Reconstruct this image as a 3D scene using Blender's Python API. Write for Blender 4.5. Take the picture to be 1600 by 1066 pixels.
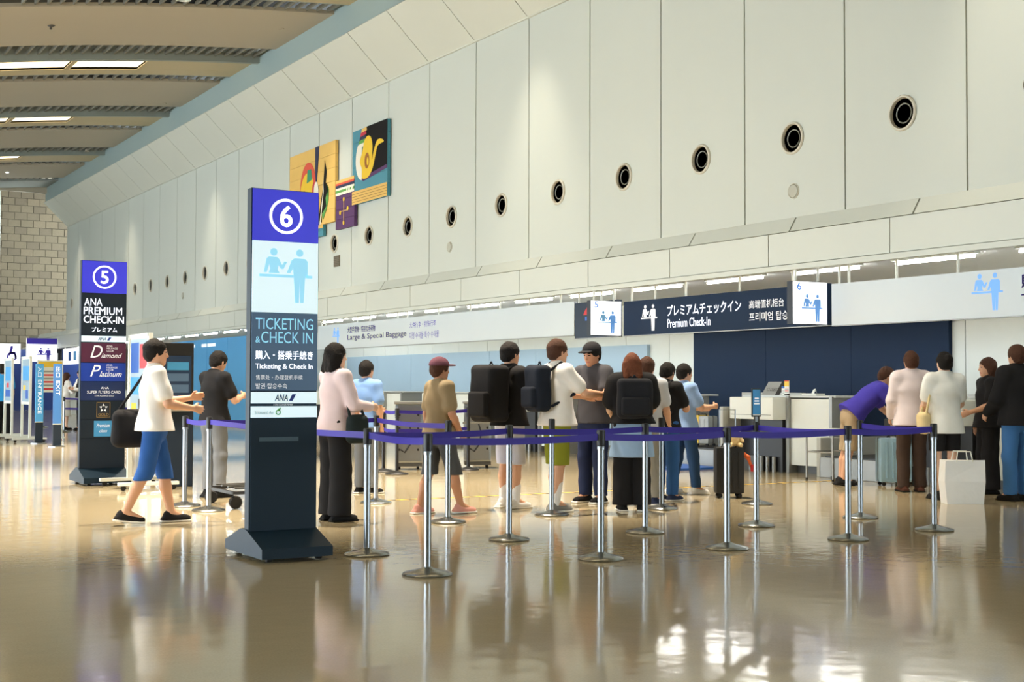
import bpy, bmesh, math, random
import numpy as np
from math import sin, cos, pi, radians
from mathutils import Vector, Matrix, Euler

for o in list(bpy.data.objects):
    bpy.data.objects.remove(o)
SC = bpy.context.scene
COL = SC.collection
rng = random.Random(7)

# ------------------------------------------------------------------ camera
cam_d = bpy.data.cameras.new('camera')
cam_d.sensor_width = 36.0
cam_d.lens = 2108.0 / 1600.0 * 36.0
cam_d.clip_end = 300
cam = bpy.data.objects.new('camera', cam_d)
COL.objects.link(cam)
YAW = math.atan(1235 / 2108)          # to the right of the hall axis (+Y)
PITCH = math.atan(71 / 2108)
ROLL = radians(0.17)
cam.matrix_world = (Matrix.Translation((0, 0, 1.25)) @ Matrix.Rotation(-YAW, 4, 'Z')
                    @ Matrix.Rotation(pi / 2 + PITCH, 4, 'X') @ Matrix.Rotation(ROLL, 4, 'Z'))
SC.camera = cam

# ------------------------------------------------------------------ world, exposure
world = bpy.data.worlds.new('overcast_daylight')
SC.world = world
world.use_nodes = True
bg = world.node_tree.nodes['Background']
bg.inputs[0].default_value = (0.84, 0.94, 1.0, 1)
bg.inputs[1].default_value = 8.0
SC.view_settings.view_transform = 'Standard'
SC.view_settings.look = 'None'
SC.view_settings.gamma = 1
SC.view_settings.use_curve_mapping = False
SC.view_settings.exposure = 0.35
SC.cycles.max_bounces = 7
SC.cycles.diffuse_bounces = 5
SC.cycles.glossy_bounces = 4
SC.cycles.caustics_reflective = False
SC.cycles.caustics_refractive = False
SC.cycles.sample_clamp_indirect = 6.0
CEIL_LAMP = 3.0      # recessed ceiling troughs
SOFFIT_LAMP = 48.0    # tubes over the counters
SPOT_LAMP = 5200.0     # warm downlights over the queue

# ------------------------------------------------------------------ materials
def lin(c):
    return tuple(((v / 255) / 12.92 if v / 255 <= 0.04045 else ((v / 255 + 0.055) / 1.055) ** 2.4) for v in c)
MATS = {}
def mat(name, rgb, rough=0.5, metal=0.0, vary=0.06, scale=6.0, bump=0.0, bscale=60.0, emit=0.0, spec=0.5):
    if name in MATS:
        return MATS[name]
    m = bpy.data.materials.new(name)
    m.use_nodes = True
    nt = m.node_tree
    b = nt.nodes['Principled BSDF']
    col = lin(rgb)
    b.inputs['Roughness'].default_value = rough
    b.inputs['Metallic'].default_value = metal
    b.inputs['Specular IOR Level'].default_value = spec
    tc = nt.nodes.new('ShaderNodeTexCoord')
    if vary > 0:
        n = nt.nodes.new('ShaderNodeTexNoise')
        n.inputs['Scale'].default_value = scale
        n.inputs['Detail'].default_value = 4
        nt.links.new(tc.outputs['Object'], n.inputs['Vector'])
        r = nt.nodes.new('ShaderNodeMix')
        r.data_type = 'RGBA'
        r.inputs['A'].default_value = tuple(max(0, v * (1 - vary)) for v in col) + (1,)
        r.inputs['B'].default_value = tuple(min(1, v * (1 + vary)) for v in col) + (1,)
        nt.links.new(n.outputs['Fac'], r.inputs['Factor'])
        nt.links.new(r.outputs['Result'], b.inputs['Base Color'])
        if emit:
            nt.links.new(r.outputs['Result'], b.inputs['Emission Color'])
    else:
        b.inputs['Base Color'].default_value = col + (1,)
        if emit:
            b.inputs['Emission Color'].default_value = col + (1,)
    if emit:
        b.inputs['Emission Strength'].default_value = emit
    if bump > 0:
        n2 = nt.nodes.new('ShaderNodeTexNoise')
        n2.inputs['Scale'].default_value = bscale
        n2.inputs['Detail'].default_value = 3
        nt.links.new(tc.outputs['Object'], n2.inputs['Vector'])
        bp = nt.nodes.new('ShaderNodeBump')
        bp.inputs['Strength'].default_value = bump
        bp.inputs['Distance'].default_value = 0.01
        nt.links.new(n2.outputs['Fac'], bp.inputs['Height'])
        nt.links.new(bp.outputs['Normal'], b.inputs['Normal'])
    MATS[name] = m
    return m

def floor_mat():
    m = bpy.data.materials.new('polished_stone_floor')
    m.use_nodes = True
    nt = m.node_tree
    b = nt.nodes['Principled BSDF']
    g = nt.nodes.new('ShaderNodeNewGeometry')
    n = nt.nodes.new('ShaderNodeTexNoise')
    n.inputs['Scale'].default_value = 90
    n.inputs['Detail'].default_value = 5
    nt.links.new(g.outputs['Position'], n.inputs['Vector'])
    n3 = nt.nodes.new('ShaderNodeTexNoise')
    n3.inputs['Scale'].default_value = 0.5
    nt.links.new(g.outputs['Position'], n3.inputs['Vector'])
    mx = nt.nodes.new('ShaderNodeMix'); mx.data_type = 'RGBA'
    mx.inputs['A'].default_value = lin((150, 138, 110)) + (1,)
    mx.inputs['B'].default_value = lin((190, 176, 145)) + (1,)
    ad = nt.nodes.new('ShaderNodeMath'); ad.operation = 'MULTIPLY_ADD'
    ad.inputs[1].default_value = 0.35
    nt.links.new(n3.outputs['Fac'], ad.inputs[0])
    ml = nt.nodes.new('ShaderNodeMath'); ml.operation = 'MULTIPLY'
    ml.inputs[1].default_value = 0.65
    nt.links.new(n.outputs['Fac'], ml.inputs[0])
    nt.links.new(ml.outputs[0], ad.inputs[2])
    nt.links.new(ad.outputs[0], mx.inputs['Factor'])
    nt.links.new(mx.outputs['Result'], b.inputs['Base Color'])
    b.inputs['Roughness'].default_value = 0.10
    b.inputs['Specular IOR Level'].default_value = 0.42
    # slow waviness of the polish and a fine grain
    w = nt.nodes.new('ShaderNodeTexNoise')
    w.inputs['Scale'].default_value = 5.0
    w.inputs['Detail'].default_value = 2
    nt.links.new(g.outputs['Position'], w.inputs['Vector'])
    bp = nt.nodes.new('ShaderNodeBump')
    bp.inputs['Strength'].default_value = 0.035
    bp.inputs['Distance'].default_value = 0.05
    nt.links.new(w.outputs['Fac'], bp.inputs['Height'])
    nt.links.new(bp.outputs['Normal'], b.inputs['Normal'])
    return m

def tape_mat():
    m = bpy.data.materials.new('hazard_tape')
    m.use_nodes = True
    nt = m.node_tree
    b = nt.nodes['Principled BSDF']
    g = nt.nodes.new('ShaderNodeNewGeometry')
    w = nt.nodes.new('ShaderNodeTexWave')
    w.wave_type = 'BANDS'; w.bands_direction = 'DIAGONAL'
    w.inputs['Scale'].default_value = 3.2
    nt.links.new(g.outputs['Position'], w.inputs['Vector'])
    r = nt.nodes.new('ShaderNodeValToRGB')
    r.color_ramp.interpolation = 'CONSTANT'
    r.color_ramp.elements[0].color = lin((40, 38, 34)) + (1,)
    r.color_ramp.elements[1].position = 0.42
    r.color_ramp.elements[1].color = lin((225, 190, 70)) + (1,)
    nt.links.new(w.outputs['Fac'], r.inputs['Fac'])
    nt.links.new(r.outputs['Color'], b.inputs['Base Color'])
    b.inputs['Roughness'].default_value = 0.5
    return m

WHITE = mat('white_paint', (226, 230, 224), 0.45, vary=0.02)
WALLP = mat('pale_wall_panel', (188, 195, 190), 0.55, vary=0.025, scale=0.7)
CORN = mat('cornice_panel', (194, 197, 188), 0.55, vary=0.025, scale=0.8)
JOINT = mat('joint_grey', (150, 150, 138), 0.7)
FASC = mat('fascia_panel', (193, 199, 193), 0.4, vary=0.02, scale=0.8)
CEILP = mat('ceiling_warm_grey', (172, 162, 144), 0.7, vary=0.03, scale=0.6)
STRIP = mat('ceiling_gold_beige', (186, 170, 134), 0.55, vary=0.05, scale=0.6)
LOUV = mat('louver_backing', (30, 29, 24), 0.9)
SLAT = mat('louver_slat', (118, 115, 103), 0.6)
LIP = mat('ceiling_lip', (140, 146, 140), 0.5)
TEAL = mat('teal_grey_bulkhead', (146, 164, 164), 0.5, vary=0.05, scale=0.5)
STONE = mat('buff_stone', (146, 130, 98), 0.85, vary=0.18, scale=3.0, bump=0.5, bscale=14)
MORTAR = mat('stone_joint', (60, 54, 41), 0.9)
FLOOR = floor_mat()
TAPE = tape_mat()
STEEL = mat('brushed_steel', (150, 156, 162), 0.28, 1.0, vary=0.03)
CHROME = mat('chrome_base', (150, 155, 158), 0.25, 1.0, vary=0.03)
BLACKP = mat('black_plastic', (26, 27, 30), 0.45)
RUBBER = mat('black_rubber', (18, 18, 19), 0.7)
PURPLE = mat('purple_belt', (46, 30, 160), 0.6, vary=0.05, scale=30)
NAVY = mat('navy_panel', (15, 38, 66), 0.6, vary=0.05, scale=1.0, spec=0.2)
NAVYTRIM = mat('navy_trim', (20, 30, 44), 0.5)
SLATE = mat('slate_sign', (72, 94, 118), 0.5, vary=0.03, spec=0.3, emit=0.4)
DARKSIGN = mat('dark_slate_sign', (20, 42, 58), 0.5, vary=0.05, scale=3, spec=0.25)
CHAR = mat('charcoal_sign_body', (30, 42, 56), 0.5, vary=0.05, scale=3, spec=0.25)
SIGNBLUE = mat('backlit_blue', (50, 50, 190), 0.4, vary=0.03, emit=0.6)
SIGNWHITE = mat('backlit_white', (218, 240, 250), 0.4, vary=0.0, emit=0.5)
BOXWHITE = mat('lightbox_white', (250, 252, 255), 0.3, vary=0.0, emit=1.0)
SIGNLT = mat('backlit_lettering_white', (250, 250, 255), 0.4, vary=0.0, emit=0.8)
LETW = mat('white_lettering', (238, 240, 244), 0.5, vary=0.0, emit=0.35)
LETC = mat('cyan_lettering', (146, 212, 244), 0.5, vary=0.0, emit=0.5)
ICON = mat('sky_blue_icon', (150, 214, 244), 0.5, vary=0.0, emit=0.5)
ICON2 = mat('cornflower_icon', (110, 168, 240), 0.5, vary=0.0, emit=0.3)
ICON3 = mat('powder_blue_icon', (120, 176, 222), 0.5, vary=0.0, emit=0.25)
LETP = mat('violet_lettering', (62, 44, 178), 0.5, vary=0.0)
LETB = mat('royal_blue_lettering', (30, 52, 150), 0.5, vary=0.0)
LETG = mat('grey_lettering', (120, 150, 140), 0.5, vary=0.0)
GREEN = mat('leaf_green', (96, 180, 80), 0.5)
BOARD = mat('white_signboard', (206, 215, 220), 0.4, vary=0.02, scale=1.0)
GREYM = mat('grey_metal', (150, 152, 150), 0.4, 0.3)
DGREY = mat('dark_grey_metal', (84, 84, 82), 0.45, 0.2)
SKYBL = mat('sky_blue_print', (72, 160, 224), 0.5)
MIDBL = mat('mid_blue_print', (40, 96, 186), 0.5)
PALEBL = mat('pale_blue_glass', (176, 200, 218), 0.25, vary=0.04, scale=0.8)
BANBL = mat('steel_blue_banner', (84, 156, 206), 0.5, vary=0.08, scale=0.5)
YELLOW = mat('yellow_print', (232, 196, 60), 0.5)
RED = mat('red_print', (206, 44, 50), 0.5)
MAROON = mat('maroon_panel', (92, 34, 68), 0.4)
COBALT = mat('cobalt_panel', (22, 62, 170), 0.4, emit=0.1)
DEEPBL = mat('deep_blue_panel', (20, 44, 98), 0.4)
GOLD = mat('dull_gold', (170, 140, 80), 0.4)
LAMP_W = mat('warm_lamp', (255, 232, 186), 0.5, vary=0, emit=CEIL_LAMP)
LAMP_C = mat('cool_tube', (255, 252, 244), 0.5, vary=0, emit=SOFFIT_LAMP)

# ------------------------------------------------------------------ mesh helpers
class MB:
    """collects simple solids, then links them as ONE mesh object"""
    def __init__(s):
        s.v = []; s.f = []
    def add(s, verts, faces, M=None):
        n = len(s.v)
        s.v += [tuple(M @ Vector(v)) if M is not None else tuple(v) for v in verts]
        s.f += [tuple(i + n for i in f) for f in faces]
        return s
    def box(s, x0, x1, y0, y1, z0, z1, M=None, ch=0.0):
        if ch <= 0:
            v = [(x, y, z) for x in (x0, x1) for y in (y0, y1) for z in (z0, z1)]
            f = [(0, 1, 3, 2), (4, 6, 7, 5), (0, 4, 5, 1), (2, 3, 7, 6), (0, 2, 6, 4), (1, 5, 7, 3)]
            return s.add(v, f, M)
        bm = bmesh.new()
        bmesh.ops.create_cube(bm, size=1)
        for q in bm.verts:
            q.co = Vector(((x0 + x1) / 2 + q.co.x * (x1 - x0), (y0 + y1) / 2 + q.co.y * (y1 - y0), (z0 + z1) / 2 + q.co.z * (z1 - z0)))
        bmesh.ops.bevel(bm, geom=bm.edges[:], offset=ch, segments=2, profile=0.7, affect='EDGES')
        bm.verts.index_update()
        s.add([q.co[:] for q in bm.verts], [[q.index for q in f.verts] for f in bm.faces], M)
        bm.free()
        return s
    def tube(s, pts, r, n=10, caps=True):
        pts = [Vector(p) for p in pts]
        rs = r if isinstance(r, (list, tuple)) else [r] * len(pts)
        rings = []
        up = None
        for i, p in enumerate(pts):
            d = (pts[min(i + 1, len(pts) - 1)] - pts[max(i - 1, 0)]).normalized()
            if up is None:
                up = Vector((0, 0, 1)) if abs(d.z) < 0.9 else Vector((1, 0, 0))
            a = d.cross(up).normalized(); b = a.cross(d).normalized(); up = b
            rings.append([p + (a * cos(2 * pi * k / n) + b * sin(2 * pi * k / n)) * rs[i] for k in range(n)])
        v = [q for R in rings for q in R]
        f = [(i * n + k, i * n + (k + 1) % n, (i + 1) * n + (k + 1) % n, (i + 1) * n + k) for i in range(len(pts) - 1) for k in range(n)]
        if caps:
            f += [tuple(range(n))[::-1], tuple((len(pts) - 1) * n + k for k in range(n))]
        return s.add(v, f)
    def lathe(s, prof, n=32, M=None):
        """prof: (r, z) list turned about Z"""
        v = [(r * cos(2 * pi * k / n), r * sin(2 * pi * k / n), z) for r, z in prof for k in range(n)]
        f = [(i * n + k, i * n + (k + 1) % n, (i + 1) * n + (k + 1) % n, (i + 1) * n + k) for i in range(len(prof) - 1) for k in range(n)]
        if prof[0][0] > 1e-6: f.append(tuple(range(n))[::-1])
        if prof[-1][0] > 1e-6: f.append(tuple((len(prof) - 1) * n + k for k in range(n)))
        return s.add(v, f, M)
    def poly(s, pts, y0, y1):
        """outline in X-Z, extruded from y0 (front) to y1"""
        n = len(pts)
        v = [(x, y0, z) for x, z in pts] + [(x, y1, z) for x, z in pts]
        f = [tuple(range(n)), tuple(range(2 * n - 1, n - 1, -1))]
        f += [(i, i + n, (i + 1) % n + n, (i + 1) % n) for i in range(n)]
        return s.add(v, f)
    def disc(s, cx, cz, r, y0, y1, n=24):
        return s.poly([(cx + r * cos(2 * pi * k / n), cz + r * sin(2 * pi * k / n)) for k in range(n)], y0, y1)
    def ring(s, cx, cz, r0, r1, y0, y1, n=40):
        v = []; f = []
        for k in range(n):
            a = 2 * pi * k / n
            for r in (r0, r1):
                for y in (y0, y1):
                    v.append((cx + r * cos(a), y, cz + r * sin(a)))
        for k in range(n):
            i = 4 * k; j = 4 * ((k + 1) % n)
            f += [(i, j, j + 2, i + 2), (i + 1, i + 3, j + 3, j + 1), (i, i + 1, j + 1, j), (i + 2, j + 2, j + 3, i + 3)]
        return s.add(v, f)
    def build(s, name, m, parent=None, smooth=False, kind=None):
        me = bpy.data.meshes.new(name)
        me.from_pydata(s.v, [], s.f)
        bm = bmesh.new(); bm.from_mesh(me)
        bmesh.ops.recalc_face_normals(bm, faces=bm.faces[:])
        bm.to_mesh(me); bm.free()
        return link(name, me, m, parent, smooth, kind)

def link(name, me, m, parent=None, smooth=False, kind=None):
    if m is not None and not me.materials:
        me.materials.append(m)
    if smooth:
        me.polygons.foreach_set('use_smooth', [True] * len(me.polygons))
        if smooth != 'all':
            me.set_sharp_from_angle(angle=radians(40))
    o = bpy.data.objects.new(name, me)
    COL.objects.link(o)
    if parent is not None:
        o.parent = parent
    if kind:
        o['kind'] = kind
    return o
def tag(o, label, cat, group=None):
    o['label'] = label; o['category'] = cat
    if group: o['group'] = group
    return o
def thing(name, label, cat, loc=(0, 0, 0), rz=0.0, group=None):
    o = bpy.data.objects.new(name, None)
    o.empty_display_size = 0.1
    COL.objects.link(o)
    o.location = loc; o.rotation_euler = (0, 0, rz)
    return tag(o, label, cat, group)
def struct(name, loc=(0, 0, 0)):
    o = bpy.data.objects.new(name, None)
    COL.objects.link(o); o.location = loc; o['kind'] = 'structure'
    return o
KIDS = {}
def copy_tree(o, parent=None):
    c = o.copy(); COL.objects.link(c)
    if parent is not None:
        c.parent = parent
    for ch in list(o.children):
        copy_tree(ch, c)
    return c
def inst(name, me, loc, parent=None, rot=None):
    o = bpy.data.objects.new(name, me); COL.objects.link(o)
    o.location = loc
    if rot: o.rotation_euler = rot
    if parent is not None: o.parent = parent
    return o
ORD = ['first', 'second', 'third', 'fourth', 'fifth', 'sixth', 'seventh', 'eighth', 'ninth', 'tenth', 'eleventh', 'twelfth', 'thirteenth',
       'fourteenth', 'fifteenth', 'sixteenth', 'seventeenth', 'eighteenth', 'nineteenth', 'twentieth', 'twenty-first', 'twenty-second',
       'twenty-third', 'twenty-fourth', 'twenty-fifth', 'twenty-sixth', 'twenty-seventh', 'twenty-eighth', 'twenty-ninth', 'thirtieth']

# lettering: local frame of a sign = X to the right, Z up, front towards -Y
TXT = {}
def text(body, x0, z0, w, h, m, parent, y=-0.001, bold=0.0, shear=0.0, vertical=False, name='lettering'):
    key = (body, bold, shear)
    if key not in TXT:
        cu = bpy.data.curves.new('lettering', 'FONT')
        cu.body = body
        cu.shear = shear
        cu.resolution_u = 3
        ob = bpy.data.objects.new('lettering', cu)
        COL.objects.link(ob)
        dg = bpy.context.evaluated_depsgraph_get()
        me = bpy.data.meshes.new_from_object(ob.evaluated_get(dg))
        bpy.data.objects.remove(ob)
        co = np.empty(len(me.vertices) * 3, np.float32)
        me.vertices.foreach_get('co', co)
        co = co.reshape(-1, 3)
        faces = [tuple(p.vertices) for p in me.polygons]
        if bold > 0:      # heavier strokes
            n0 = len(co); f0 = faces; c0 = co
            for q, (dx, dy) in enumerate(((bold, .0), (-bold, .0), (0, bold * .6), (0, -bold * .6))):
                co = np.concatenate([co, c0 + np.array((dx, dy, 0), np.float32)])
                faces = faces + [tuple(i + n0 * (q + 1) for i in f) for f in f0]
        TXT[key] = (co, faces)
        bpy.data.meshes.remove(me)
    co, faces = TXT[key]
    lo = co.min(0); hi = co.max(0)
    if vertical:      # reads downwards, turned a quarter
        X = x0 + (co[:, 1] - lo[1]) / (hi[1] - lo[1]) * w
        Z = z0 + h - (co[:, 0] - lo[0]) / (hi[0] - lo[0]) * h
    else:
        X = x0 + (co[:, 0] - lo[0]) / (hi[0] - lo[0]) * w
        Z = z0 + (co[:, 1] - lo[1]) / (hi[1] - lo[1]) * h
    me = bpy.data.meshes.new('lettering')
    me.from_pydata([(float(a), y, float(b)) for a, b in zip(X, Z)], [], faces)
    return link(name, me, m, parent)

PW = [(.14, .36), (.16, .415), (.33, .435), (.37, .42), (.405, .36), (.45, .43), (.475, .415), (.425, .30), (.385, .30), (.35, .345), (.335, .255), (.36, .225), (.17, .225), (.195, .285), (.18, .33), (.14, .225), (.085, .225)]
def pictogram(parent, x0, z0, w, m, m2=None, y=-0.002):
    """clerk and standing passenger at a counter; unit box 1 wide, 1 high"""
    def P(pts): return [(x0 + a * w, z0 + b * w) for a, b in pts]
    k = MB()
    k.disc(x0 + .265 * w, z0 + .90 * w, .068 * w, y, y + .002, 18)
    wom = [(.08, .53), (.13, .78), (.17, .81), (.33, .81), (.37, .77), (.42, .67), (.47, .74), (.515, .73), (.45, .60), (.40, .60), (.35, .67), (.34, .58), (.38, .52), (.17, .52), (.20, .60), (.18, .68), (.135, .53)]
    k.poly(P(wom), y, y + .002)
    k.poly(P([(0, .45), (.64, .45), (.64, .50), (0, .50)]), y, y + .002)
    k.poly(P([(.88, .45), (1, .45), (1, .50), (.88, .50)]), y, y + .002)
    k.build('clerk_pictogram', m, parent)
    k = MB()
    k.disc(x0 + .755 * w, z0 + .90 * w, .068 * w, y, y + .002, 18)
    man = [(.51, .53), (.60, .76), (.65, .80), (.86, .80), (.91, .75), (.91, .48), (.86, .45), (.835, 0), (.77, 0), (.76, .42), (.745, 0), (.675, 0), (.645, .45), (.63, .62), (.575, .53)]
    k.poly(P(man), y, y + .002)
    k.build('passenger_pictogram', m2 or m, parent)

# ------------------------------------------------------------------ setting
def zc(X):
    d = 11.6 - X
    return 9.55 - 0.078 * d - 0.0065 * d * d

fl_ = MB().box(-11, 18, -14, 72, -0.2, 0).build('floor', FLOOR); fl_['kind'] = 'structure'
tp = MB().box(6.1, 13.3, 13.42, 13.48, 0.0, 0.002).build('trim_1', TAPE); tp['kind'] = 'structure'

# upper wall of tall panels, each with the round hole of its air nozzle
wall = struct('wall_right')
JY0 = 10.92
ZW0, ZW1, ZV, RV = 3.56, 7.97, 4.66, 0.2
def holed_panel():
    b = MB(); n = 32
    y0, y1, z0, z1 = -0.988, 0.988, ZW0, ZW1
    inner = []; outer = []
    for k in range(n):
        a = 2 * pi * (k + 0.5) / n
        c_, s_ = cos(a), sin(a)
        inner.append((RV * c_, ZV + RV * s_))
        t = min((y1 / abs(c_)) if abs(c_) > 1e-6 else 1e9, 1.0 / abs(s_) * (0.95))
        outer.append((t * c_, ZV + t * s_))
    v = [(0, y, z) for y, z in inner] + [(0, y, z) for y, z in outer]
    f = [(k, (k + 1) % n, n + (k + 1) % n, n + k) for k in range(n)]
    b.add(v, f)
    zt = ZV + 0.95; zb = ZV - 0.95
    # corners between the star of quads and the square, then upper and lower field
    for sy in (-1, 1):
        for sz in (-1, 1):
            pts = [(o_[0], o_[1]) for o_ in outer if o_[0] * sy > 0 and (o_[1] - ZV) * sz > 0]
    b.add([(0, y0, zt), (0, y1, zt), (0, y1, z1), (0, y0, z1)], [(0, 1, 2, 3)])
    b.add([(0, y0, z0), (0, y1, z0), (0, y1, zb), (0, y0, zb)], [(0, 1, 2, 3)])
    for k in range(n):     # fill the four corner triangles
        (a0, b0), (a1, b1) = outer[k], outer[(k + 1) % n]
        on0 = abs(abs(a0) - y1) < 1e-5; on1 = abs(abs(a1) - y1) < 1e-5
        if on0 != on1:
            cy = y1 if (a0 + a1) > 0 else y0
            cz = zt if (b0 + b1) / 2 > ZV else zb
            b.add([(0, a0, b0), (0, a1, b1), (0, cy, cz)], [(0, 1, 2)])
    # edges returning into the joint
    b.box(0.0, 0.02, y0, y0 + 0.004, z0, z1); b.box(0.0, 0.02, y1 - 0.004, y1, z0, z1)
    me = bpy.data.meshes.new('wall_panel'); me.from_pydata(b.v, [], b.f); me.materials.append(WALLP)
    return me
pm = holed_panel()
for k in range(-10, 24):
    inst('wall_panel', pm, (12.6, JY0 + 2 * k + 1, 0), wall)
jm = MB().box(12.62, 12.63, -.04, .04, 3.5, 8.05)
jme = bpy.data.meshes.new('joint_strip'); jme.from_pydata(jm.v, [], jm.f); jme.materials.append(JOINT)
for k in range(-10, 25):
    inst('joint_strip', jme, (0, JY0 + 2 * k, 0), wall)
MB().box(12.95, 13.0, -10, 58.92, 3.5, 8.05).build('wall_core', LOUV, wall)
MB().box(12.56, 12.62, -10, 58.92, 7.97, 8.0).build('head_trim', CORN, wall)
MB().box(12.6, 14.0, 58.9, 59.0, 3.06, 11.6).build('wall_return', WALLP, wall)
# cornice leaning out into the hall
cn = struct('trim_2')
cm = MB().add([(12.58, -0.988, 7.98), (12.58, 0.988, 7.98), (11.6, 0.988, 8.93), (11.6, -0.988, 8.93),
               (12.62, -0.988, 8.02), (12.62, 0.988, 8.02), (11.64, 0.988, 8.97), (11.64, -0.988, 8.97)],
              [(0, 1, 2, 3), (4, 7, 6, 5), (0, 4, 5, 1), (2, 6, 7, 3), (0, 3, 7, 4), (1, 5, 6, 2)])
me = bpy.data.meshes.new('cornice_panel'); me.from_pydata(cm.v, [], cm.f); me.materials.append(CORN)
for k in range(-10, 24):
    inst('cornice_panel', me, (0, JY0 + 2 * k + 1, 0), cn)
MB().add([(12.6, -10, 8.0), (12.6, 58.9, 8.0), (11.63, 58.9, 8.95), (11.63, -10, 8.95)], [(0, 1, 2, 3)]).build('cornice_backing', JOINT, cn)
MB().box(11.66, 11.8, -12, 58.9, 8.9, 9.75).build('bulkhead', TEAL, cn)

# counter canopy: ledge, fascia, soffit
fa = struct('trim_3')
FY0 = 9.9
fm = MB().box(12.47, 12.5, -1.118, 1.118, 2.92, 3.355)
me = bpy.data.meshes.new('fascia_panel'); me.from_pydata(fm.v, [], fm.f); me.materials.append(FASC)
lm_ = MB().add([(12.47, -1.086, 3.365), (12.47, 1.086, 3.365), (12.6, 1.086, 3.57), (12.6, -1.086, 3.57),
                (12.5, -1.086, 3.365), (12.5, 1.086, 3.365), (12.63, 1.086, 3.57), (12.63, -1.086, 3.57)],
               [(0, 1, 2, 3), (4, 7, 6, 5), (0, 4, 5, 1), (2, 6, 7, 3), (0, 3, 7, 4), (1, 5, 6, 2)])
lme = bpy.data.meshes.new('ledge_panel'); lme.from_pydata(lm_.v, [], lm_.f); lme.materials.append(FASC)
k = 0
while True:
    y = FY0 - 9.0 + 2.25 * k
    if y > 66: break
    inst('fascia_panel', me, (0, y + 1.0, 0), fa)
    inst('ledge_panel', lme, (0, 9.45 - 8.8 + 2.2 * k + 1.1, 0), fa)
    k += 1
MB().box(12.51, 12.7, -2, 67, 2.86, 3.36).build('fascia_backing', JOINT, fa)
MB().add([(12.512, -2, 3.34), (12.512, 67, 3.34), (12.64, 67, 3.56), (12.64, -2, 3.56)], [(0, 1, 2, 3)]).build('ledge_backing', JOINT, fa)
MB().box(12.455, 12.52, -2, 67, 2.84, 2.91).build('fascia_lip', FASC, fa)
MB().box(12.5, 16.6, -2, 68, 2.97, 3.05).build('soffit', mat('soffit_white', (240, 242, 242), .5, vary=.01), fa)

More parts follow.
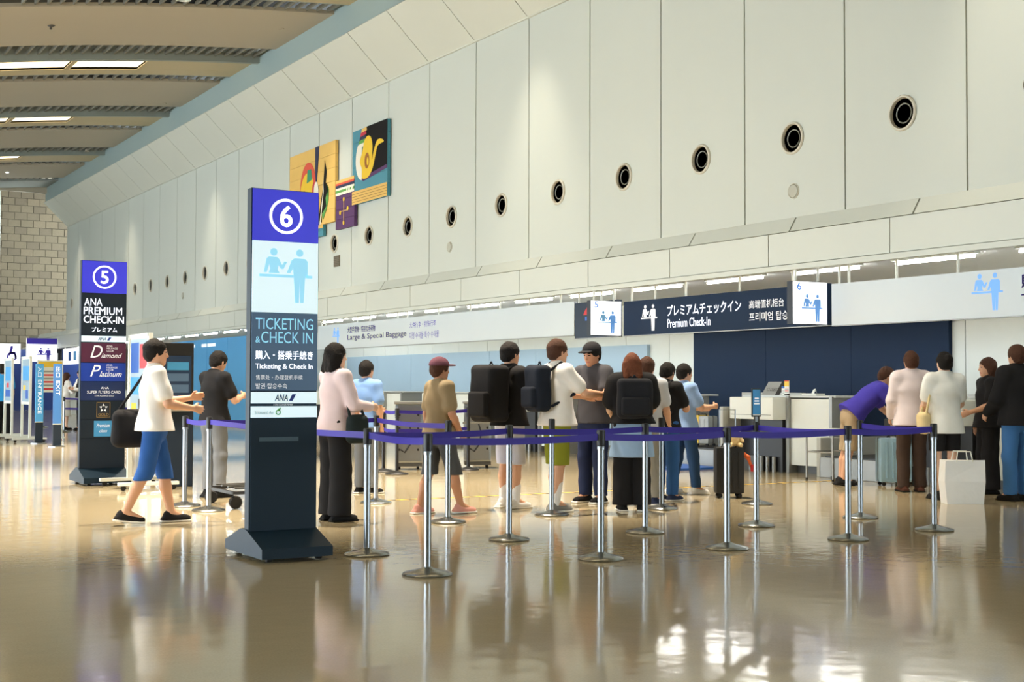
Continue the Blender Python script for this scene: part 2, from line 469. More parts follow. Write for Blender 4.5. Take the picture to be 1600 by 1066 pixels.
# ceiling: broad arched panels, louvred slots, dropped strips with lamp troughs
ce = struct('ceiling')
def arch(b, y0, y1, xa, xb, dz=0.0, t=0.08, n=20):
    v = []; f = []
    for i in range(n + 1):
        X = xa + (xb - xa) * i / n
        z = zc(X) + dz
        v += [(X, y0, z), (X, y1, z), (X, y1, z + t), (X, y0, z + t)]
    for i in range(n):
        a = 4 * i; c2 = a + 4
        for q in range(4):
            f.append((a + q, a + (q + 1) % 4, c2 + (q + 1) % 4, c2 + q))
    f += [(0, 1, 2, 3), (4 * n + 3, 4 * n + 2, 4 * n + 1, 4 * n)]
    return b.add(v, f)
TR = [(7.30, 8.97), (5.50, 7.17), (3.70, 5.37), (1.9, 3.57), (0.1, 1.77), (-1.7, -0.03), (-3.5, -1.83), (-5.3, -3.63)]
slat_me = {}
for per in range(-5, 3):
    Y = 31.5 + 8 * per          # start of the wide louver
    arch(MB(), Y - 3.7, Y, -11, 11.66).build('ceiling_panel', CEILP, ce)
    for y0, y1, wide in ((Y, Y + 1.15, True), (Y + 3.5, Y + 4.3, False)):
        arch(MB(), y0, y1, -11, 11.66, 0.34).build('louver_slot', LOUV, ce)
        if y0 > 26:
            key = wide
            if key not in slat_me:
                sb = MB().box(-0.016, 0.016, 0, y1 - y0, 0.0, 0.09)
                q = bpy.data.meshes.new('louver_slat'); q.from_pydata(sb.v, [], sb.f); q.materials.append(SLAT)
                slat_me[key] = q
            x = 11.5
            while x > (4.2 if wide else 4.8):
                inst('louver_slat', slat_me[key], (x, y0, zc(x) + 0.03), ce)
                x -= 0.25
    ys, ye = Y + 1.15, Y + 3.5
    arch(MB(), ys, ys + 0.14, -11, 11.66, -0.10, 0.45).build('ceiling_lip', LIP, ce)
    arch(MB(), ye - 0.06, ye, -11, 11.66, 0.0, 0.36).build('ceiling_lip', LIP, ce)
    if per == -5:
        continue
    arch(MB(), ys + 0.14, ys + 0.62, -11, 11.66).build('light_strip_panel', STRIP, ce)
    arch(MB(), ye - 0.75, ye - 0.06, -11, 11.66).build('light_strip_panel', STRIP, ce)
    xa = 11.66
    for (x0, x1) in TR + [(-11, -11)]:
        arch(MB(), ys + 0.62, ye - 0.75, x1, xa, n=4).build('light_strip_panel', STRIP, ce)
        xa = x0
    for q, (x0, x1) in enumerate(TR):
        if Y < 22 and q > 5: continue
        r = thing('ceiling_trough_light', 'x', 'ceiling light', ((x0 + x1) / 2, (ys + ye) / 2, zc((x0 + x1) / 2)))
        rows = {0: 'nearest', 1: 'middle', 2: 'farthest'}
        if per in rows:
            if (per, q) in ((0, 0), (0, 1), (1, 0), (2, 0), (1, 1), (2, 1)):
                r['label'] = 'bright recessed ceiling trough light, %s one in the %s light row' % ('right-hand' if q == 0 else 'left-hand', rows[per])
            else:
                r['label'] = 'recessed ceiling trough light number %s from the wall in the %s visible light row' % (ORD[q], rows[per])
        else:
            r['label'] = 'recessed ceiling trough light overhead, %s from the wall, %s row out of view' % (ORD[q], ORD[-per - 1])
        r['group'] = 'recessed ceiling trough lights'
        cx, cy, cz = r.location
        dy0, dy1 = ys + 0.62 - cy, ye - 0.75 - cy
        hx = (x1 - x0) / 2
        dm = arch(MB(), dy0 + cy, dy1 + cy, x0, x1, 0.05, 0.02, 6)
        dm.v = [(a - cx, b2 - cy, c2 - cz) for a, b2, c2 in dm.v]
        dm.build('diffuser', LAMP_W, r)
        k = MB()
        for ya, yb in ((dy0 - .012, dy0), (dy1, dy1 + .012)):
            arch(k, ya + cy, yb + cy, x0, x1, -.012, .1, 6)
        for xa2 in (x0 - .012, x1):
            arch(k, dy0 + cy, dy1 + cy, xa2, xa2 + .012, -.012, .1, 1)
        k.v = [(a - cx, b2 - cy, c2 - cz) for a, b2, c2 in k.v]
        k.build('reflector', STRIP, r)
arch(MB(), 51.8, 55.5, -11, 11.66).build('ceiling_panel', CEILP, ce)
arch(MB(), 55.5, 56.4, -11, 11.66, 0.34).build('louver_slot', LOUV, ce)
for k in range(26): inst('louver_slat', slat_me[False], (11.4 - .25 * k, 55.5, zc(11.4 - .25 * k) + .03), ce)
arch(MB(), 56.4, 58.9, -11, 11.66, 0.0).build('end_panel', LIP, ce)
MB().box(-11, 16, 58.7, 72, 11.6, 11.7).build('raised_panel', CEILP, ce)
MB().box(-11, 11.7, 58.6, 58.75, 9.3, 11.7).build('ceiling_step', CEILP, ce)
MB().box(-11, 18, -14, 59, 10.2, 10.3).build('roof_deck', LOUV, ce)

# stone end wall
we = struct('wall_end')
MB().box(-11, 18, 70.06, 70.3, 0, 11.8).build('joint_backing', MORTAR, we)
st_me = []
for q in range(6):
    r2 = random.Random(q)
    w, h, d = 0.60, 0.36, 0.02 + 0.02 * r2.random()
    sb = MB().box(-w / 2 + .012, w / 2 - .012, 0.06 - d, 0.1, 0.01, h - .01, ch=0.01)
    me = bpy.data.meshes.new('stone_block'); me.from_pydata(sb.v, [], sb.f)
    g = 0.93 + 0.14 * r2.random()
    me.materials.append(mat('buff_stone_%s' % 'abcdef'[q], (int(82 * g), int(73 * g), int(55 * g)), 0.85, vary=0.16, scale=4.0, bump=0.5, bscale=14))
    st_me.append(me)
for row in range(27):
    for cc in range(11):
        x = 10.6 + cc * 0.6 + (0.3 if row % 2 else 0)
        inst('stone_block', rng.choice(st_me), (x, 70.0, 1.9 + row * 0.36), we)

# back wall behind the counters
wb = struct('wall_back')
MB().box(16.52, 16.7, -2, 68, 0, 3.0).build('backing', JOINT, wb)
pb = MB().box(16.48, 16.53, -0.742, 0.742, 0.0, 2.96)
me = bpy.data.meshes.new('wall_panel'); me.from_pydata(pb.v, [], pb.f); me.materials.append(WHITE)
for k in range(32):
    inst('wall_panel', me, (0, 6.1 + 1.5 * k, 0), wb)
for k, (y0, y1) in enumerate(((14.6, 16.7), (16.7, 18.85), (18.85, 20.97))):
    MB().box(16.40, 16.47, y0 + .004, y1 - .004, 0, 2.30).build('navy_panel', NAVY, wb)
MB().box(16.34, 16.47, 14.45, 21.0, 2.30, 2.36).build('navy_trim', NAVYTRIM, wb)
for k in range(7):
    MB().box(16.40, 16.47, 22.5 + 2.2 * k, 24.69 + 2.2 * k, 0, 2.12).build('pale_blue_panel', PALEBL, wb)
# dark blue back wall at the far end of the hall
MB().box(12.0, 18, 69.6, 69.9, 0, 3.0).build('far_panel', DEEPBL, wb)

# street side: glazed front of the hall, only its posts and head, daylight comes in between
wl = struct('wall_left')
for k in range(15):
    MB().box(-10.6, -10.3, -13 + 6 * k, -12.8 + 6 * k, 0, 6.3).build('mullion', GREYM, wl)
MB().box(-10.7, -10.2, -14, 72, 5.6, 8.0).build('head_beam', GREYM, wl)
MB().box(-10.7, -10.2, -14, 4, 0, 8).build('light_block_bay', WALLP, wl)  # unseen bay closed off to dim the foreground floor
MB().box(-10.7, -10.2, 54, 72, 0, 12).build('light_block_bay', WALLP, wl)  # unseen bay added to keep daylight off the stone end wall
wf = MB().box(-11, 18, -14.2, -14, 0, 10.2).build('wall_front', WALLP); wf['kind'] = 'structure'
# ------------------------------------------------------------------ air nozzles in the tall wall
def nozzle():
    r = thing('air_nozzle', 'x', 'air vent')
    M = Matrix.Rotation(-pi / 2, 4, 'Y')          # lathe axis Z -> -X (out of the wall)
    MB().lathe([(.185, -.02), (.225, -.02), (.228, .012), (.215, .026), (.195, .026), (.185, .0), (.185, -.02)], 36, M).build('flange', mat('nozzle_ring', (190, 188, 176), .4), r, smooth=True)
    MB().lathe([(.185, -.02), (.183, -.12), (.15, -.16)], 36, M).build('socket', mat('nozzle_socket', (52, 52, 46), .6), r, smooth=True)
    MB().lathe([(.15, -.13), (.145, -.04), (.125, -.015), (.112, -.02), (.105, -.10), (.10, -.2)], 36, M).build('jet_cone', mat('nozzle_cone', (120, 124, 118), .4), r, smooth=True)
    MB().lathe([(.001, -.17), (.16, -.17)], 36, M).build('throat', mat('nozzle_dark', (12, 12, 12), .9), r)
    return r
noz = nozzle()
for k in range(24):
    o = noz if k == 0 else copy_tree(noz)
    o.location = (12.6, JY0 + 2 * k + 1, ZV)
    if 11 <= k <= 13:
        o['label'] = 'round air nozzle in the cream wall behind the number 6 sign, %s from the right' % ORD[k]
    else:
        o['label'] = 'round dark air nozzle in the tall cream wall, %s from the right edge' % ORD[k]
    o['group'] = 'round air nozzles along the wall'
M = Matrix.Rotation(-pi / 2, 4, 'Y')
for q, (y, z, lab) in enumerate(((13.9, 3.93, 'grey round speaker disc on the wall below the second air nozzle from right'),
                                 (24.0, 4.05, 'small grey round speaker disc below the seventh air nozzle from right'),
                                 (42.2, 4.1, 'tiny grey round speaker disc on the distant wall left of the number 6 sign'))):
    r = thing('wall_speaker', lab, 'speaker', (12.6, y, z), 0, 'round wall speakers')
    MB().lathe([(.0, .02), (.085, .02), (.095, .0)], 28, M).build('grille', mat('speaker_grey', (168, 170, 160), .6), r, smooth=True)
    MB().lathe([(.095, .0), (.10, .012), (.108, .012), (.11, 0)], 28, M).build('rim', mat('speaker_rim', (190, 190, 178), .5), r, smooth=True)
r = thing('wall_grille', 'small square brown grille on the wall below the purple painting', 'grille', (12.6, 29.75, 4.22))
MB().box(-.02, 0, -.17, .17, -.13, .13).build('grille_frame', mat('brown_grille', (112, 104, 88), .6), r)
for k in range(6):
    MB().box(-.03, -.02, -.15, .15, -.11 + k * .04, -.09 + k * .04).build('grille_bar', mat('brown_grille_bar', (90, 84, 72), .6), r)

# ------------------------------------------------------------------ paintings (local frame of a sign, turned to face the hall)
W = -pi / 2
OCH = mat('ochre_paint', (214, 176, 96), .6, vary=.08, scale=3); BLK = mat('black_paint', (12, 11, 13), .7, spec=.2)
INK = mat('navy_paint', (26, 34, 70), .6); LEM = mat('lemon_paint', (222, 186, 40), .6); VER = mat('vermilion_paint', (202, 74, 54), .6)
CRI = mat('crimson_paint', (180, 40, 60), .6); GRN = mat('green_paint', (84, 150, 70), .6); CRM = mat('cream_paint', (224, 220, 206), .6)
TEA = mat('teal_paint', (66, 132, 152), .6, vary=.08, scale=3); PUR = mat('plum_paint', (76, 40, 92), .6, vary=.08, scale=4); EME = mat('emerald_paint', (40, 130, 100), .6)
def ellp(cx, cz, rx, rz, a0=0, a1=2 * pi, n=28, t=0.0):
    out = []
    for k in range(n + (0 if abs(a1 - a0 - 2 * pi) < 1e-6 else 1)):
        a = a0 + (a1 - a0) * k / n
        x, z = rx * cos(a), rz * sin(a)
        out.append((cx + x * cos(t) - z * sin(t), cz + x * sin(t) + z * cos(t)))
    return out
def shape(pts, m, par, y, name='painted_shape'):
    MB().poly(pts, y, y + .004).build(name, m, par)
def plank_canvas(r, w, h, n, m, t=.08, name='plank'):
    for k in range(n):
        MB().box(0, w, -t + .004 * ((k * 7) % 3) / 3, -.005, h * k / n + .004, h * (k + 1) / n - .002).build(name, m, r)
    MB().box(.01, w - .01, -.05, 0, .01, h - .01).build('backing', BLK, r)
# tan abstract
r = thing('painting', 'large tan abstract painting with yellow oval and black jagged shape on wall', 'painting', (12.58, 32.66, 5.16), W)
plank_canvas(r, 2.98, 1.95, 6, OCH)
y = -.088
shape([(1.78, .0), (2.06, .0), (1.98, .7), (1.86, 1.1), (2.0, 1.95), (1.74, 1.95), (1.72, 1.0), (1.84, .5)], INK, r, y)
shape(ellp(1.28, .98, .52, .66), VER, r, y - .001)
shape(ellp(1.24, .86, .46, .52), LEM, r, y - .002)
shape([(1.2, 1.12), (1.55, 1.18), (1.5, 1.45), (1.25, 1.45)], EME, r, y - .003)
shape(ellp(1.66, .82, .10, .28), CRI, r, y - .004)
shape(ellp(1.82, .84, .15, .25), CRM, r, y - .005)
shape(ellp(1.05, .6, .08, .36), CRI, r, y - .003)
shape([(2.35, 1.55), (2.48, 1.25), (2.42, 1.0), (2.6, .85), (2.4, .62), (2.5, .42), (2.15, .25), (2.2, .05), (2.0, .1), (2.1, .5), (2.28, .95)], BLK, r, y - .001)
shape([(2.46, .95), (2.62, .8), (2.6, .55), (2.45, .3), (2.25, .1), (2.2, .25), (2.48, .42), (2.42, .6), (2.58, .85)], GRN, r, y - .002)
shape([(2.05, 0), (2.12, .02), (2.3, .8), (2.24, 1.2), (2.26, .8)], CRM, r, y - .003)
# plum
r = thing('painting', 'small plum painting with gold cross and striped top between two larger paintings', 'painting', (12.58, 29.62, 4.94), W)
plank_canvas(r, 1.08, 1.16, 5, PUR)
for k, (m, a, c) in enumerate(((CRM, .80, .86), (GRN, .86, .92), (CRM, .92, .97), (INK, .97, 1.04), (VER, 1.04, 1.09), (OCH, 1.09, 1.16))):
    shape([(0, a), (1.08, a), (1.08, c), (0, c)], m, r, -.088, 'painted_stripe')
for px, pz, w_, h_ in ((.48, .12, .02, .58), (.3, .40, .4, .015)):
    shape([(px, pz), (px + w_, pz), (px + w_, pz + h_), (px, pz + h_)], OCH, r, -.09)
for px, pz in ((.49, .68), (.49, .13), (.28, .38), (.72, .44)):
    shape(ellp(px, pz, .05, .05, n=12), LEM, r, -.092)
for px in (.62, .74, .90):
    shape([(px, .80), (px + .07, .80), (px + .11, .94), (px + .04, .94)], CRM, r, -.093)
# yellow horn on black and teal
r = thing('painting', 'teal and black painting with curling yellow horn, uppermost right on the wall', 'painting', (12.58, 28.66, 5.42), W)
plank_canvas(r, 1.9, 1.70, 6, TEA)
shape([(.55, .62), (1.9, .62), (1.9, 1.7), (.78, 1.7), (.62, 1.3)], BLK, r, -.088)
shape([(.5, .56), (1.9, .70), (1.9, .62), (.62, .48)], PUR, r, -.089)
shape(ellp(.55, .98, .34, .46, pi / 2, 3 * pi / 2), CRM, r, -.09)
for k, m in enumerate((OCH, CRI, INK, GRN, CRM)):
    z = 1.60 - k * .085
    shape([(.5 - .05 * k, z), (.82 - .03 * k, z + .02), (.80 - .03 * k, z + .1), (.54 - .05 * k, z + .08)], m, r, -.091, 'painted_stripe')
horn = [(.58, .55), (.9, .54), (1.15, .72), (1.3, 1.0), (1.42, 1.18), (1.72, 1.22), (1.6, 1.30), (1.38, 1.30), (1.22, 1.12), (1.1, .9), (1.13, 1.2), (1.04, 1.42), (.86, 1.48), (.68, 1.38), (.58, 1.15), (.45, .95), (.56, .76)]
def rounded(p, n=4):
    out = []
    for i in range(len(p)):
        a, b_, c, d = (p[(i + j - 1) % len(p)] for j in range(4))
        for k in range(n):
            t = k / n
            out.append(tuple(.5 * (2 * b_[q] + (c[q] - a[q]) * t + (2 * a[q] - 5 * b_[q] + 4 * c[q] - d[q]) * t * t + (3 * b_[q] - a[q] - 3 * c[q] + d[q]) * t ** 3) for q in (0, 1)))
    return out
shape(rounded(horn), LEM, r, -.092)
shape(ellp(.84, .92, .13, .18), mat('umber_paint', (150, 92, 30), .6), r, -.094)
shape(ellp(.88, .90, .05, .09), LEM, r, -.096)
shape([(0, 0), (1.9, 0), (1.9, .30), (0, .30)], OCH, r, -.088)
for k in range(4):
    shape([(0, .05 + .06 * k), (1.9, .05 + .06 * k), (1.9, .06 + .06 * k), (0, .06 + .06 * k)], mat('umber_line', (130, 100, 50), .6), r, -.092, 'painted_stripe')
r = thing('painting', 'narrow teal painting strip under the tan painting, half hidden by the sign', 'painting', (12.58, 32.4, 4.88), W)
plank_canvas(r, 2.0, .28, 2, TEA)
shape([(0, .2), (2.0, .2), (2.0, .28), (0, .28)], OCH, r, -.09, 'painted_stripe')

# ------------------------------------------------------------------ standing pylon signs
def rect(par, name, m, x0, x1, z0, z1, y, t=.012):
    return MB().box(x0, x1, y, y + t, z0, z1).build(name, m, par)
def pylon_base(r, w, d, y0):
    # profile in Y-Z: low lip, slope up to the panel on both sides
    prof = [(-d / 2, .03), (-d / 2, .10), (-.06, .21), (.06, .21), (d / 2, .10), (d / 2, .03)]
    k = MB(); n = len(prof)
    v = [(-.01, y0 + a, z) for a, z in prof] + [(w + .01, y0 + a, z) for a, z in prof]
    f = [tuple(range(n)), tuple(range(2 * n - 1, n - 1, -1))] + [(i, (i + 1) % n, (i + 1) % n + n, i + n) for i in range(n)]
    k.add(v, f).build('base', DARKSIGN, r)
    for x in (.07, w - .07):
        for yy in (-d / 2 + .08, d / 2 - .08):
            cst = MB().lathe([(.0, -.02), (.024, -.02), (.026, 0), (.024, .02), (0, .02)], 14, Matrix.Translation((x, y0 + yy, .027)) @ Matrix.Rotation(pi / 2, 4, 'Y')).build('caster', RUBBER, r, smooth=True)
def ana_logo(par, x, z, w, h, y, m=LETB):
    text('ANA', x, z, w * .62, h, m, par, y, bold=.02, shear=.25)
    MB().poly([(x + w * .66, z), (x + w * .84, z), (x + w * 1.0, z + h), (x + w * .82, z + h)], y, y + .001).build('tail_mark', m, par)

r = thing('pylon_sign', 'tall dark pylon sign with number 6 for ticketing and check in', 'sign', (3.30, 9.37, 0))
w = .515
MB().box(0, w, .012, .10, .19, 2.69).build('body', DARKSIGN, r)
pylon_base(r, w, .80, .10)
rect(r, 'number_panel', SIGNBLUE, .008, w, 2.31, 2.685, 0)
rect(r, 'icon_panel', SIGNWHITE, .008, w, 1.785, 2.307, 0)
rect(r, 'text_panel', SLATE, .008, w, 1.215, 1.782, 0)
rect(r, 'airline_strip', SIGNWHITE, .008, w, 1.122, 1.205, 0)
rect(r, 'partner_strip', SIGNWHITE, .008, w, 1.018, 1.10, 0)
rect(r, 'lower_panel', DARKSIGN, .008, w, .20, 1.01, 0)
MB().ring(.262, 2.495, .110, .130, -.002, 0).build('number_ring', SIGNLT, r)
text('6', .212, 2.415, .100, .16, SIGNLT, r, -.002, bold=.024)
pictogram(r, .06, 1.86, .41, ICON)
text('TICKETING', .035, 1.662, .445, .082, LETC, r)
text('&', .035, 1.562, .035, .045, LETC, r)
text('CHECK IN', .078, 1.562, .402, .082, LETC, r)
text('購入・搭乗手続き', .035, 1.442, .445, .064, LETW, r, bold=.02)
text('Ticketing & Check In', .035, 1.362, .445, .05, LETW, r, bold=.015)
text('售票处・办理登机手续', .04, 1.293, .36, .036, LETW, r)
text('발권·탑승수속', .04, 1.228, .24, .04, LETW, r)
ana_logo(r, .185, 1.138, .165, .05, -.001)
text('A STAR ALLIANCE MEMBER', .18, 1.106, .15, .010, LETW, r, y=.011)
text('Solaseed Air', .035, 1.043, .145, .026, LETG, r)
MB().ring(.213, 1.056, .012, .02, -.002, 0, 20).build('leaf_ring', GREEN, r)
MB().poly([(.205, 1.062), (.225, 1.066), (.235, 1.09), (.215, 1.085)], -.003, -.001).build('leaf_mark', GREEN, r)
rect(r, 'label_slot', mat('slot_label', (58, 84, 100), .4), .07, .37, .845, .875, -.004)

r = thing('pylon_sign', 'tall pylon sign with number 5 for premium check-in and club panels', 'sign', (3.90, 17.4, 0))
w = .565
MB().box(0, w, .012, .10, .19, 2.83).build('body', CHAR, r)
pylon_base(r, w, .80, .10)
rect(r, 'number_panel', SIGNBLUE, .008, w, 2.42, 2.825, 0)
rect(r, 'title_panel', CHAR, .008, w, 1.885, 2.415, 0)
rect(r, 'airline_strip', SIGNWHITE, .008, w, 1.80, 1.875, 0)
rect(r, 'diamond_panel', MAROON, .008, w, 1.54, 1.785, 0)
rect(r, 'platinum_panel', COBALT, .008, w, 1.30, 1.533, 0)
rect(r, 'flyers_panel', DEEPBL, .008, w, 1.057, 1.293, 0)
rect(r, 'gold_panel', CHAR, .008, w, .817, 1.05, 0)
rect(r, 'class_panel', CHAR, .008, w, .58, .81, 0)
rect(r, 'lower_panel', CHAR, .008, w, .22, .573, 0)
MB().ring(.285, 2.625, .126, .148, -.002, 0).build('number_ring', SIGNLT, r)
text('5', .235, 2.54, .10, .165, SIGNLT, r, -.002, bold=.024)
text('ANA', .035, 2.255, .225, .095, LETW, r, bold=.006)
text('PREMIUM', .03, 2.145, .48, .095, LETW, r, bold=.006)
text('CHECK-IN', .03, 2.035, .505, .095, LETW, r, bold=.022)
text('プレミアム', .13, 1.925, .32, .062, LETW, r, bold=.02)
ana_logo(r, .21, 1.817, .17, .042, -.001)
text('D', .12, 1.60, .15, .155, LETW, r, shear=.35)
text('iamond', .255, 1.597, .26, .06, LETW, r, shear=.4)
text('ANA\nMILEAGE\nCLUB', .32, 1.675, .14, .085, LETW, r)
text('P', .12, 1.36, .13, .145, LETW, r, shear=.35)
text('latinum', .235, 1.358, .28, .07, LETW, r, shear=.4)
text('ANA\nMILEAGE\nCLUB', .32, 1.435, .14, .08, LETW, r)
text('ANA', .255, 1.20, .10, .03, LETW, r)
text('SUPER FLYERS CARD', .085, 1.145, .42, .034, LETW, r)
text('STAR ALLIANCE GOLD', .18, 1.108, .24, .016, LETW, r)
rect(r, 'gold_card', GOLD, .205, .375, .842, 1.035, -.006)
rect(r, 'gold_card_face', NAVYTRIM, .211, .369, .848, 1.029, -.008)
for q in range(5):
    a = pi / 2 + q * 2 * pi / 5
    cx, cz = .29 + .036 * cos(a), .962 + .036 * sin(a)
    MB().poly([(cx + .02 * cos(a), cz + .02 * sin(a)), (cx + .018 * cos(a + 2.2), cz + .018 * sin(a + 2.2)), (cx + .018 * cos(a - 2.2), cz + .018 * sin(a - 2.2))], -.01, -.008).build('star_ray', LETW, r)
text('GOLD', .225, .862, .13, .032, GOLD, r, y=-.0095)
rect(r, 'class_card', SKYBL, .175, .40, .60, .80, -.006)
text('Premium', .205, .715, .165, .05, LETW, r, y=-.0075, shear=.35)
text('class', .24, .655, .10, .036, LETW, r, y=-.0075, shear=.35)

# ------------------------------------------------------------------ hanging signs over the counters
def hang(r, xs, ztop, dy=.03):
    for x in xs:
        MB().tube([(x, dy, ztop), (x, dy, 2.97 - r.location.z)], .018, 8).build('hanging_rod', WHITE, r)
def wall_sign(label, y_left, length, z0, z1, m, rods, name='hanging_sign', X=13.0):
    r = thing(name, label, 'sign', (X, y_left, z0), W)
    MB().box(0, length, 0, .07, 0, z1 - z0, ch=.006).build('panel', m, r)
    MB().box(0, length, -.004, .075, -.012, 0).build('bottom_rail', GREYM, r)
    hang(r, rods, z1 - z0)
    return r
r = wall_sign('long white hanging sign for special baggage over the far counters', 31.9, 11.88, 2.16, 2.76, BOARD, [.2, .45, 2.4, 3.1, 4.6, 5.1, 6.6, 8.0, 9.2, 10.3, 11.4])
text('大型手荷物・特別な手荷物', 1.87, .36, 1.6, .15, LETP, r, bold=.02)
text('Large & Special Baggage', 1.87, .16, 3.24, .16, LETP, r, bold=.012)
text('大件行李・特殊行李', 5.27, .36, 1.26, .13, LETP, r)
text('대형 수하물·특수 수하물', 5.27, .12, 1.4, .15, LETP, r)
pictogram(r, .95, .10, .44, ICON2)
r = wall_sign('long navy hanging sign reading Premium Check-In over the counters', 18.5, 4.83, 2.10, 2.67, NAVY, [.2, .85, 1.65, 2.95, 4.1], X=13.0)
pictogram(r, .50, .06, .44, LETW, y=-.006)
text('プレミアムチェックイン', 1.21, .27, 1.81, .18, LETW, r, y=-.006, bold=.02)
text('Premium Check-In', 1.22, .09, 1.08, .14, LETW, r, y=-.006, bold=.012)
text('高端值机柜台', 3.20, .30, .75, .12, LETW, r, y=-.006)
text('프리미엄 탑승 수속', 3.20, .11, 1.15, .13, LETW, r, y=-.006)
r = wall_sign('long white hanging sign with blue counter pictogram at the right edge', 13.6, 6.5, 2.09, 2.655, BOARD, [.12, .3, 1.15, 2.15, 3.5, 5.0])
pictogram(r, 2.38, .08, .46, ICON2, ICON2)
text('購入・搭乗手続き', 3.10, .32, 1.9, .16, LETP, r, bold=.02)
text('Ticketing & Check In', 3.10, .10, 1.9, .15, LETP, r, bold=.012)
# dark display sign left of the number 5 box
r = wall_sign('dark glossy hanging display sign behind the white number 5 box', 20.0, 1.36, 2.10, 2.72, mat('dark_glass', (26, 42, 62), .4, spec=.3), [.1, .8, 1.2], name='display_sign')
MB().poly([(.28, .40), (.60, .40), (.60, .54), (.42, .54), (.34, .48)], -.006, -.004).build('red_mark', RED, r)
MB().poly([(.34, .30), (.42, .30), (.42, .37), (.34, .37)], -.006, -.004).build('blue_mark', MIDBL, r)
for num, y in (('5', 18.56), ('6', 13.68)):
    r = thing('lightbox_sign', 'white square hanging lightbox with counter pictogram at the %s end of the navy sign' % ('left' if num == '5' else 'right'), 'sign', (12.39, y, 2.10))
    MB().box(0, .60, 0, .012, .006, .575).build('face', BOXWHITE, r)
    MB().box(0, .60, .012, .13, 0, .58).build('housing', NAVYTRIM, r)
    text(num, .06, .46, .08, .105, ICON3, r, y=-.002, bold=.012)
    pictogram(r, .14, .04, .38, ICON3 if num == '5' else ICON2, ICON2, y=-.004)
    hang(r, (.1, .5), .58, .07)

# lights under the canopy
def tube_light():
    r = thing('strip_light', 'x', 'ceiling light')
    MB().box(-.05, .05, -.70, .70, .06, .095, ch=.008).build('housing', WHITE, r)
    MB().tube([(0, -.66, .03), (0, .66, .03)], .016, 10).build('tube', LAMP_C, r)
    return r
tl = tube_light()
for k in range(26):
    o = tl if k == 0 else copy_tree(tl)
    o.location = (13.55, 10.3 + 2 * k, 2.875)
    o['label'] = 'bright white strip light under the counter canopy, %s from the right edge' % ORD[k]
    o['group'] = 'strip lights under the counter canopy'

# ------------------------------------------------------------------ stanchions and belts
def stanchion_mesh():
    base = MB().lathe([(0, .0), (.165, .0), (.168, .008), (.160, .018), (.10, .032), (.045, .045), (.030, .055), (0, .055)], 40)
    pole = MB().lathe([(.0, .05), (.0245, .05), (.0245, .80), (0, .80)], 20)
    col = MB().lathe([(.0, .795), (.029, .795), (.029, .815), (.027, .82), (0, .82)], 20)
    head = MB().lathe([(.0, .82), (.0305, .82), (.0315, .835), (.0315, .925), (.028, .935), (0, .937)], 20)
    return [(base, 'base', CHROME), (pole, 'pole', STEEL), (col, 'collar', STEEL), (head, 'belt_head', BLACKP)]
SM = []
for b_, n_, m_ in stanchion_mesh():
    me = bpy.data.meshes.new(n_); me.from_pydata(b_.v, [], b_.f); me.materials.append(m_)
    me.polygons.foreach_set('use_smooth', [True] * len(me.polygons)); me.set_sharp_from_angle(angle=radians(40))
    SM.append((me, n_))
SMB = []
for me, n_ in SM:
    m2 = me.copy(); m2.materials.clear(); m2.materials.append(BLACKP); SMB.append((m2, n_))
def belt(par, p, q, z=.885):
    a = Vector((0, 0, 0)); d = Vector((q[0] - p[0], q[1] - p[1], 0)); L = d.length; u = d.normalized(); nrm = Vector((-u.y, u.x, 0)) * .0012
    k = MB(); n = 12; v = []; f = []
    for i in range(n + 1):
        t = i / n
        c = u * (.03 + t * (L - .06)) + Vector((0, 0, z - .016 * 4 * t * (1 - t)))
        for e in (nrm, -nrm):
            for h in (-.024, .024):
                v.append(tuple(c + e + Vector((0, 0, h))))
    for i in range(n):
        s_ = 4 * i; e_ = s_ + 4
        f += [(s_, s_ + 1, e_ + 1, e_), (s_ + 2, e_ + 2, e_ + 3, s_ + 3), (s_ + 1, s_ + 3, e_ + 3, e_ + 1), (s_, e_, e_ + 2, s_ + 2)]
    k.add(v, f).build('belt', PURPLE, par)
